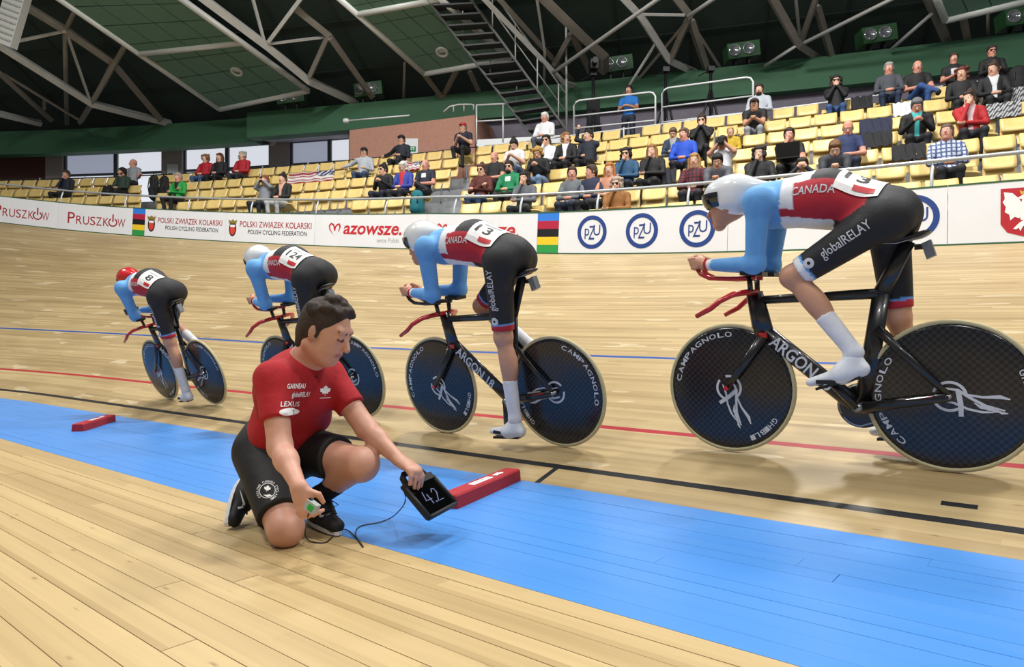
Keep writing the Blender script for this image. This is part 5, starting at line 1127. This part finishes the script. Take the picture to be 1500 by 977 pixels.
# ================================================================== spectators
M_body = mat('spectator', vcol=True, rough=.75, var=.1, scale=30, bump=.15)
SKT = {'l': lin('#cf9f85'), 'm': lin('#bd8b70'), 'r': lin('#c98d78')}
PLACED = []
def spectator(px, py, pose, top, legs, hair, label, style='short', skin='l', yaw=0.0, sleeve='long', turn=0.0, pitch=0.0, hat=None, glasses=False, print_=None, scale=1.0, row=None, stand=False, beard=False, inner=None, dz=0.0, plaid=None):
    best = None
    lean = pose in ('lean', 'phone', 'laptop'); hy = .45 if pose == 'lean' else .3 if lean else .17; hz = 1.06 if pose == 'lean' else 1.14 if lean else 1.19
    hz = hz*scale+dz
    if stand: hz = 1.62*scale; hy = -.2
    for j in ([row] if row is not None else range(7)):
        off = ROWD*j+hy-(.0 if not stand else 0); q = q_px(px, off, tread(j)+hz); p = rear(q, off)[0]; y = proj(V3(p[0], p[1], tread(j)+hz))[1]
        if ROWD*j+.5 > gapq(q)+.15 and row is None: continue
        if best is None or abs(y-py) < best[0]: best = (abs(y-py), j, q)
    _, j, q = best; PLACED.append((j, q, px, py, best[0], label)); root = empty('person', frame_at(q, ROWD*j-(.2 if stand else 0), tread(j)+dz, turn)); hz -= dz; hy = 0 if stand else hy; open_seat(j, q); tag(root, label, 'person', 'spectators in the stand')
    sk = SKT[skin]; tc, lc, hc = lin(top), lin(legs), lin(hair); B = Blob(.0115); k = scale
    rnd = random.Random(int(px*7+py))
    if stand: hip, che, nk = V3(0, 0, .92), V3(0, .0, 1.3), V3(0, .01, 1.46)
    elif pose == 'lean': hip, che, nk = V3(0, .2, .56), V3(0, .34, .86), V3(0, .41, .99)
    elif lean: hip, che, nk = V3(0, .2, .56), V3(0, .23, .9), V3(0, .26, 1.03)
    else: hip, che, nk = V3(0, .2, .56), V3(0, .13, .93), V3(0, .14, 1.07)
    hip, che, nk = hip*k, che*k, nk*k; hd_ = V3(0, hy, hz); sw = .185*k
    def topc(t, v):
        c = np.tile(np.array(tc), (len(v), 1))
        if inner is not None: m = (np.abs(v[:, 0]) < .05+.05*np.clip((v[:, 2]-che[2])/.2, -.3, 1)) & (v[:, 1] > che[1]+.03); c[m] = lin(inner)
        if plaid is not None: m = (np.sin(v[:, 0]*95) > .45) | (np.sin(v[:, 2]*95) > .45); c[m] = lin(plaid)
        if print_ is not None: m = (np.abs(v[:, 0]) < .06) & (v[:, 1] > che[1]+.05) & (np.abs(v[:, 2]-che[2]) < .055); c[m] = lin(print_)
        return c
    B.cap(hip+V3(0, 0, .03), che, .148*k, .166*k, .05, topc, .75, (0, 1, 0)); B.cap(che, nk-V3(0, 0, .05), .16*k, .105*k, .05, topc, .72, (0, 1, 0)); B.cap(nk+V3(-sw*.85, 0, -.075*k), nk+V3(sw*.85, 0, -.075*k), .06*k, .06*k, .05, topc)
    B.ball(hip, (.165*k, .13*k, .11*k), .05, lc)
    for s in (-1, 1):
        h = hip+V3(s*.09*k, .02, -.01)
        if stand: kn, an = h+V3(s*.02, .03, -.42*k), h+V3(s*.03, 0, -.82*k)
        elif pose == 'cross_leg' and s > 0: kn, an = V3(-.02, .60, .66)*k, V3(-.30, .66, .5)*k
        else: kn, an = V3(s*(.12+.03*rnd.random()), .60, .53)*k, V3(s*.11, .56-.05*rnd.random(), .11)*k
        B.cap(h, kn, .088*k, .064*k, .04, lc); B.cap(kn, an, .058*k, .042*k, .03, lc); fd = V3(0, .16, -.05)*k
        B.cap(an+V3(0, -.03, -.04)*k, an+fd+V3(0, 0, -.015), .042*k, .036*k, .02, lin('#1b1b1e'))
        sh = nk+V3(s*sw, 0, -.085*k)
        E = dict(lap=(s*.24, hip[1]+.06, .72), phone=(s*.23, che[1]+.06, .72), lean=(s*.17, .52, .66), cross=(s*.24, che[1]+.10, .74), camera=(s*.22, hy+.08, 1.0), cross_leg=(s*.24, hip[1]+.02, .74), laptop=(s*.23, che[1]+.08, .72), hug=(s*.2, .36, .74)).get(pose)
        Wp = dict(lap=(s*.06, .42, .68), phone=(s*.05, che[1]+.27, .84), lean=(s*.035, .66, .72), cross=(-s*.11, che[1]+.2, .80+.03*s), camera=(s*.055, hy+.13, 1.15), cross_leg=(s*.05, .42, .70), laptop=(s*.1, .5, .72), hug=(s*.05, .55, .75)).get(pose)
        if pose == 'chin': E, Wp = ((.15, .36, .76), (.035, hy+.105, hz-.125)) if s > 0 else ((-.23, .24, .74), (.10, .36, .74))
        if pose == 'both_chin': E, Wp = (s*.17, .36, .82), (s*.03, hy+.11, hz-.12)
        if pose == 'wave': E, Wp = ((.27, .2, 1.12), (.2, .26, 1.33)) if s < 0 else ((.24, .2, .72), (.07, .42, .68))
        if pose == 'spread': E, Wp = ((s*.38, .06, .90), (s*.58, .08, .84)) if s > 0 else ((s*.24, .2, .72), (s*.08, .40, .72))
        if pose == 'point': E, Wp = ((s*.22, .2, .75), (s*.42, .36, .78)) if s < 0 else ((.24, .2, .72), (.06, .42, .68))
        if stand: E, Wp = (s*.23, .08, 1.12), (s*.07, .27, 1.14)
        E, Wp = V3(*E)*k, V3(*Wp)*(1 if pose in ('chin', 'both_chin') and (s > 0 or pose == 'both_chin') and not stand else k)
        ac = tc if sleeve == 'long' else sk
        a3 = topc if plaid is not None else tc; ac = a3 if sleeve == 'long' else sk
        B.cap(sh, sh+(E-sh)*.55, .064*k, .058*k, .035, a3); B.cap(sh+(E-sh)*.45, E, .053*k, .047*k, .02, ac); B.cap(E, Wp, .048*k, .031*k, .02, ac)
        d = unit(Wp-E); B.cap(Wp, Wp+d*.05, .03*k, .034*k, .012, sk); B.cap(Wp+d*.05, Wp+d*.085+V3(-s*.012, 0, 0), .03*k, .02*k, .012, sk, flat=.7, fax=(0, 1, 0)); B.cap(Wp+d*.03, Wp+d*.06+V3(-s*.035, .01, .015), .014*k, .012*k, .01, sk)
    f = V3(math.sin(yaw)*math.cos(pitch), math.cos(yaw)*math.cos(pitch), math.sin(pitch)); u = V3(0, 0, 1)
    B.cap(nk-V3(0, 0, .03), hd_-V3(0, .015, .06), .056*k, .055*k, .025, sk); P = head_on(B, hd_, f, u, 1.06*k, sk)
    if beard: B.ball(P(.055, 0, -.09), (.05, .052, .045), .015, hc, axes=(unit(f), np.cross(unit(f), u), u))
    if glasses:
        for s in (-1, 1): B.ball(P(.09, s*.034, .004), .021*k, .004, lin('#1a1a1c'))
        B.cap(P(.094, -.02, .006), P(.094, .02, .006), .007, .007, .004, lin('#1a1a1c'))
    bo = B.build('body', M_body, root)
    H = Blob(.0135); ff = unit(f); uu = unit(u-ff*(u@ff)); rr = np.cross(ff, uu); k2 = 1.06*k
    def C(a, b, d): return hd_+(ff*a+rr*b+uu*d)*k2
    if style != 'bald':
        H.ball(C(-.014, 0, .056), (.101*k2, .089*k2, .088*k2), .02, hc, axes=(ff, rr, uu)); H.cap(C(.06, -.05, .085), C(.06, .05, .085), .022*k2, .022*k2, .02, hc)
        for s in (-1, 1): H.cap(C(.0, s*.078, .03), C(.01, s*.08, -.015), .016*k2, .012*k2, .015, hc); H.ball(C(-.05, 0, .0), (.068*k2, .08*k2, .085*k2), .02, hc, axes=(ff, rr, uu))
    else: H.ball(C(-.052, 0, -.015), (.055*k2, .083*k2, .05*k2), .02, hc, axes=(ff, rr, uu))
    if style in ('long', 'curly'):
        for s in (-1, 1): H.cap(C(-.01, s*.078, .02), C(.01, s*.088, -.17), .034*k2, .03*k2, .03, hc)
        H.cap(C(-.06, 0, 0), C(-.07, 0, -.17), .08*k2, .07*k2, .03, hc)
    if style in ('curly', 'bob'):
        for i in range(26):
            a = rnd.uniform(1.0, 5.28); z = rnd.uniform(-.12 if style == 'curly' else -.08, .11); H.ball(C(.09*math.cos(a), .095*math.sin(a), z), .028*k2, .015, hc)
    if style == 'bun': H.ball(C(-.04, 0, .145), .045*k2, .02, hc)
    H.build('hair', M_hair, root)
    if hat:
        Hh = Blob(.012); hcol = lin(hat); Hh.ball(C(-.01, 0, .06), (.105*k2, .092*k2, .08*k2), .02, hcol, axes=(ff, rr, uu)); Hh.cap(C(.085, 0, .055), C(.15, 0, .035), .05*k2, .04*k2, .02, hcol, flat=.25, fax=uu); Hh.build('cap', M_cloth, root)
    return root
def prop(name, label, cat, root, shapes, group=None):
    """small thing held or placed near a spectator: own top-level object in the person's frame"""
    o = empty(name, root.matrix_world.copy()); tag(o, label, cat, group)
    for nm, b, m in shapes: b.build(nm, m, o)
    return o
SP = spectator
SP(97, 262, 'chin', '#161b2a', '#15161b', '#3a2c20', 'spectator in navy jacket, hand on chin, alone near the red town lettering', skin='m')
SP(179, 250, 'lap', '#24382c', '#141416', '#16130f', 'spectator with black hair in dark green top beside grey shirted man', 'bob', 'm', yaw=.6)
SP(195, 244, 'point', '#8f9398', '#17181b', '#8a8178', 'balding man in grey t-shirt before the window, reaching sideways', 'bald', 'r', sleeve='short', yaw=.7)
SP(261, 267, 'cross', '#1f9440', '#17181b', '#9a8f86', 'grey haired man in green and black jacket with arms crossed', 'short', 'r', inner='#16171a')
SP(301, 235, 'lap', '#a31626', '#3c567a', '#7a5a40', 'short haired spectator in red jacket and jeans', 'bob', row=0)
SP(322, 240, 'lap', '#17171b', '#141417', '#5b3420', 'long haired woman in black between two red jackets', 'long', row=0)
SP(355, 235, 'lap', '#a51826', '#26282e', '#a8a39b', 'grey haired spectator in red jacket next to the woman in black', 'bob', row=0)
p8 = SP(388, 264, 'camera', '#7d8288', '#2c3038', '#7a4a2c', 'man in grey hoodie filming with a phone', 'short')
SP(414, 271, 'lap', '#131315', '#b9bbbd', '#1b1512', 'dark haired woman in black v-neck beside the phone holder', 'bun', inner='#c79a80')
SP(531, 230, 'spread', '#a6abb3', '#33455f', '#2b221c', 'man in light grey hoodie and black cap with arm over seat', hat='#131316', row=1, turn=.25)
SP(561, 244, 'phone', '#17171a', '#1e2233', '#17120f', 'dark haired woman in glasses and black top looking at phone', 'bun', glasses=True, yaw=.4)
SP(591, 247, 'lap', '#2a3d94', '#22242c', '#c3bfb8', 'white haired woman in blue jacket over red shirt', 'bob', pitch=-.4, inner='#b01d2a')
SP(623, 237, 'cross_leg', '#141c2c', '#15161a', '#8b6a50', 'shaven man in navy t-shirt with legs crossed', 'bald', 'r', sleeve='short', print_='#d5d8dc')
SP(588, 209, 'spread', '#141a28', '#1a1c22', '#2b221c', 'man in navy sweater and black cap before the exit sign', hat='#131418', row=0)
SP(678, 186, 'phone', '#151a2a', '#141518', '#7a6a60', 'man in red cap and navy vest perched at the rear rail', hat='#b31c28', row=0, dz=.14, inner='#1a2136', sleeve='short')
SP(705, 247, 'cross', '#56231c', '#2d4668', '#4b2f20', 'young woman in glasses and rust brown sweater beside the steps', 'bun', glasses=True)
SP(724, 228, 'lap', '#131316', '#17181b', '#3a2a22', 'balding man in black polo shirt behind the green hoodie', 'bald', 'r', sleeve='short')
SP(753, 218, 'phone', '#d8d9db', '#3b4a66', '#17130f', 'woman with hair bun in white t-shirt looking down', 'bun', sleeve='short', pitch=-.5)
SP(746, 244, 'lap', '#0f7a4c', '#1c1d20', '#241a14', 'bearded man in green hoodie and glasses', 'short', glasses=True, beard=True, print_='#c9d8cf')
SP(768, 266, 'chin', '#5d6166', '#17181b', '#1d1512', 'woman with long curly dark hair in grey cardigan', 'curly')
SP(788, 223, 'phone', '#141416', '#6f88aa', '#a5813f', 'blonde woman in black jacket bending over her phone', 'bob', pitch=-.5)
SP(798, 185, 'lap', '#d9dadd', '#4b4f58', '#d8d6d2', 'white haired man in white shirt below the steel stairs', 'short', 'r', row=0, dz=.12)
SP(800, 207, 'chin', '#d3d4d8', '#26282e', '#17130f', 'young man in white hoodie and glasses, hand at mouth', glasses=True)
SP(829, 208, 'lap', '#141416', '#17181b', '#8a6338', 'fair haired boy in black sweater with white collar', 'bob', yaw=-.7, inner='#d5d6d8')
SP(862, 200, 'wave', '#141a2b', '#15161a', '#1c1613', 'man in dark navy top with one hand raised', yaw=.5)
SP(838, 248, 'lap', '#62676c', '#1c2233', '#3b2c24', 'short haired man in grey shirt beside navy jacketed man', 'short', 'r', yaw=-.3)
SP(866, 260, 'lap', '#17213d', '#1a1c22', '#3c2f26', 'man in navy jacket seen in profile', 'short', 'r', yaw=.9, row=5)
SP(893, 246, 'lap', '#c0876c', '#2a2c33', '#a0642c', 'woman with long auburn hair behind the camel coat', 'long')
SP(903, 267, 'chin', '#8a5a24', '#17181b', '#9b8d80', 'woman in glasses and camel coat, hand over mouth', 'bob', glasses=True)
SP(917, 221, 'chin', '#1f4a6c', '#1a1c22', '#17130f', 'woman in black beret, glasses and denim jacket', 'bob', glasses=True, hat=None)
SP(955, 221, 'chin', '#131315', '#141416', '#8a6236', 'woman with long fair hair in black, hand at cheek', 'long')
SP(1002, 206, 'lap', '#1747b5', '#1b1d24', '#5b4a3d', 'older man in bright blue jacket', 'short', 'r', yaw=.3)
SP(1017, 233, 'lap', '#6b1226', '#1b1d24', '#9a7444', 'woman with long fair hair in maroon checked shirt', 'long', plaid='#2a0d16')
SP(1051, 231, 'lean', '#55555c', '#1e2430', '#17130f', 'dark haired man in grey sweater leaning forward', 'short', 'm', pitch=-.4)
SP(986, 190, 'lap', '#26384f', '#3a3f4a', '#5b4634', 'child in grey vest over blue shirt', 'short', scale=.85, pitch=-.5, inner='#8d9095')
SP(1028, 171, 'both_chin', '#131316', '#17181b', '#2b1d15', 'woman in glasses and black top with hands at mouth', 'bun', glasses=True)
p37 = SP(1058, 202, 'camera', '#c9cbd3', '#3f4650', '#1e1712', 'man in white shirt looking through a camera', 'short', 'm', sleeve='short')
SP(1070, 195, 'lap', '#b79a1f', '#2a2c33', '#b8935a', 'small fair haired child in yellow and black', 'short', scale=.75)
SP(1105, 158, 'lean', '#131314', '#8d9095', '#2a1d16', 'man in dark cap and black t-shirt, hands clasped', sleeve='short', hat='#2a1512', skin='m')
SP(1112, 139, 'lap', '#a9b0b8', '#2a2c33', '#2a1e17', 'bearded man in grey and white hoodie at the rear rail', 'short', beard=True, row=0, dz=.06)
SP(1112, 227, 'chin', '#17181b', '#b5b7b4', '#1d1613', 'dark haired spectator in pale trousers, hand on face', 'bob')
p42 = SP(1156, 190, 'chin', '#111113', '#17181b', '#2b1d15', 'man in black polo shirt behind an open laptop', 'short', 'r', sleeve='short', print_='#b59a2a')
SP(1242, 179, 'lap', '#1a2a54', '#1a1f33', '#b58a74', 'bald man in navy vest over white sleeves', 'bald', 'r', pitch=-.45, sleeve='short')
SP(1223, 228, 'lean', '#33353b', '#1d1f25', '#6b4a2c', 'brown haired spectator bent forward above the last rider', 'short', pitch=-.6)
SP(1175, 236, 'camera', '#2b2d33', '#1d1f25', '#241b15', 'dark haired spectator with small camera at the rail', 'short', glasses=True)
SP(1225, 125, 'both_chin', '#141416', '#2c4a78', '#1c1411', 'woman with curly black hair and glasses, hands under chin', 'curly', glasses=True, row=0)
SP(1302, 105, 'lap', '#3f434a', '#1d2a44', '#8f8b86', 'grey haired man with moustache in grey sweater', 'short', 'r', row=0, dz=.1)
SP(1344, 103, 'cross_leg', '#121214', '#2b4a80', '#6a4a36', 'bald man in black t-shirt and jeans', 'bald', 'r', sleeve='short', row=0, dz=.05)
SP(1397, 78, 'chin', '#121214', '#17181b', '#3a2a1f', 'man in black t-shirt with sunglasses on his head', 'short', 'r', sleeve='short', row=0, stand=True, scale=.88, print_='#c9ccd0')
SP(1409, 100, 'lap', '#141416', '#17181b', '#5b2a17', 'auburn haired woman in black leaning on her neighbour', 'bob', row=1, yaw=.3)
SP(1453, 68, 'lap', '#101012', '#141416', '#2b1f17', 'man in glasses and black sweater standing behind the top row', 'short', 'r', glasses=True, row=0, stand=True, scale=.9, turn=.1)
SP(1455, 94, 'lap', '#15161a', '#17181b', '#3c2c22', 'woman with white scarf in black jacket', 'bun', yaw=.5, row=1, inner='#c9ccd0')
SP(1343, 159, 'phone', '#121214', '#17181b', '#5d5f60', 'man in black jacket over turquoise shirt looking down', 'short', 'r', pitch=-.5, inner='#3aa6a6')
SP(1420, 154, 'chin', '#a3191f', '#1c1e24', '#33231a', 'dark haired woman in red coat, hand at cheek', 'bun', yaw=.6, inner='#c9a8ac')
SP(1387, 187, 'lap', '#c3cadb', '#17181b', '#5b4a3e', 'man in blue and white checked shirt, chin lifted', 'short', 'r', plaid='#45557f', pitch=.25, yaw=.3)
op = SP(921, 138, 'phone', '#1769b8', '#1a1f30', '#17130f', 'dark haired man in blue vest and white shirt beside the camera', 'short', 'm', row=0, stand=True, scale=1.0, sleeve='short')
op.matrix_world = frame_at(q_px(921, -1.0, 6.5), -1.0, PZ)
# things held or lying on the seats
prop('smartphone', 'black phone held up by the man in grey hoodie', 'phone', p8, [('body', MB().box(-.04, .04, .33, .34, 1.1, 1.25), M_blk)])
prop('photo_camera', 'black camera held by the man in white shirt', 'camera', p37, [('body', MB().box(-.06, .06, .31, .37, 1.12, 1.21), M_blk), ('lens', MB().lathe([(0, .1), (.035, .1), (.038, 0)], (0, .37, 1.165), (0, 1, 0), 14), M_blk)])
prop('laptop', 'black open laptop on the lap of man in polo shirt', 'laptop', p42, [('screen', MB().frame((0, .62, .82), (.19, 0, 0), (0, .03, .12), (0, .006, -.002)), M_blk), ('keyboard', MB().frame((0, .48, .69), (.19, 0, 0), (0, .13, 0), (0, 0, .01)), M_blk)])
def drape(px, row, w, label, col, h=.3, pattern=None, name='jacket'):
    """cloth hanging over a seat back: folded sheet with waves"""
    off = ROWD*row; q = q_px(px, off, tread(row)+.8); o = empty(name, frame_at(q, off, tread(row))); tag(o, label, name.split('_')[-1], None)
    n, m_ = 22, 12; v = []; c = []
    for i in range(n+1):
        x = -w/2+w*i/n
        for jn in range(m_+1):
            t = jn/m_; wv = .012*math.sin(i*1.3+jn*.4)+.008*math.sin(i*2.9)
            if t < .15: y, z = -.05+.3*t, .845+.012*math.sin(i*.9)
            else: y, z = .05+.13*(t-.15)+wv+.02, .845-(t-.15)*h/.85+.012*math.sin(i*.9)
            v.append((x, y, z)); c.append(pattern(i/n, 1-t) if pattern else lin(col))
    f = [(i*(m_+1)+j, i*(m_+1)+j+1, (i+1)*(m_+1)+j+1, (i+1)*(m_+1)+j) for i in range(n) for j in range(m_)]
    v2 = [(x, y-.008, z-.006) for x, y, z in v]; k = len(v)
    mesh_obj('cloth', v+v2, f+[tuple(k+i for i in q[::-1]) for q in f], M_cloth, o, True, np.array(c+c)); return o
def flagpat(u, t):
    if u < .4 and t > .46: return lin('#1d2548') if int(u*40+t*26) % 3 else lin('#c9ccd4')
    return lin('#8f1f2c') if int(t*9) % 2 == 0 else lin('#d6d3cf')
drape(459, 1, 1.45, 'striped flag with stars spread over the seats', '#fff', .34, flagpat, 'draped_flag')
drape(606, 1, .5, 'small starred flag behind the white haired woman', '#fff', .25, flagpat, 'draped_flag')
drape(842, 2, 1.1, 'black cloth with pale print hung below the navy top man', '#141417', .32, lambda u, t: lin('#c9ccd2') if abs((u-.45)-.5*(t-.4)) < .05 and .15 < t < .85 else lin('#141417'), 'draped_cloth')
for px, row, w, col, lab in ((1282, 2, .55, '#1a2038', 'navy jacket hung on a seat beside the bald man in vest'), (1262, 0, .4, '#151518', 'black jacket bundle next to the curly haired woman'), (1283, 3, .5, '#121215', 'black coat lying over a seat below the navy jacket'), (1322, 1, .35, '#c9ccd0', 'black and white jacket beside the turquoise shirted man'), (1468, 2, .5, '#77777a', 'grey patterned fur jacket on a seat beside the red coat'), (1487, 1, .35, '#141416', 'black jacket over a seat above the fur jacket'), (1330, 4, .5, '#131316', 'black jacket over the seat before the checked shirt man'), (975, 4, .45, '#1a1d27', 'dark navy jacket at the guard rail below the blue jacket'), (165, 1, .5, '#1a1113', 'dark folded jacket on seats near the green top')):
    drape(px, row, w, lab, col, .3, (lambda u, t: lin('#c4c6c8') if int(u*37+t*23) % 3 == 0 else lin('#3a3a3d')) if 'fur' in lab else None)
def bag(px, row, label, col, h=.48, w=.3, up=.42):
    off = ROWD*row; q = q_px(px, off+.3, tread(row)+.6); o = empty('backpack', frame_at(q, off+.3, tread(row)+up)); tag(o, label, 'bag', 'bags in the stand')
    b = Blob(.016); c = lin(col); b.cap((0, 0, .1), (0, 0, h-.1), w*.48, w*.42, .04, c, .65, (0, 1, 0)); b.cap((0, .1, .1), (0, .1, h*.45), w*.34, w*.3, .04, c, .6, (0, 1, 0)); b.build('bag_body', M_cloth, o)
    MB().tube([(-.05, -.02, h+.0), (-.04, -.02, h+.07), (.04, -.02, h+.07), (.05, -.02, h)], .012, 6).build('handle', M_blk, o)
    for s in (-1, 1): MB().tube([(s*.08, .1, h-.08), (s*.085, .15, h*.5), (s*.08, .1, .08)], .014, 6).build('strap', M_blk, o)
bag(226, 1, 'tall black bag standing beside the grey shirted man', '#17181c', .7, .3, .3); bag(241, 1, 'black backpack with open top near the exit notice', '#101013', .65, .32, .3)
bag(611, 4, 'teal backpack on the seat before the navy t-shirt man', '#0f6670', .46, .36, .36); bag(1492, 0, 'black bag on the top row beside the scarf wearer', '#101013', .45, .4, .42)
o = empty('paper_pile', frame_at(q_px(815, ROWD*5+.2, tread(5)+.6), ROWD*5+.2, tread(5)+.42)) if False else None
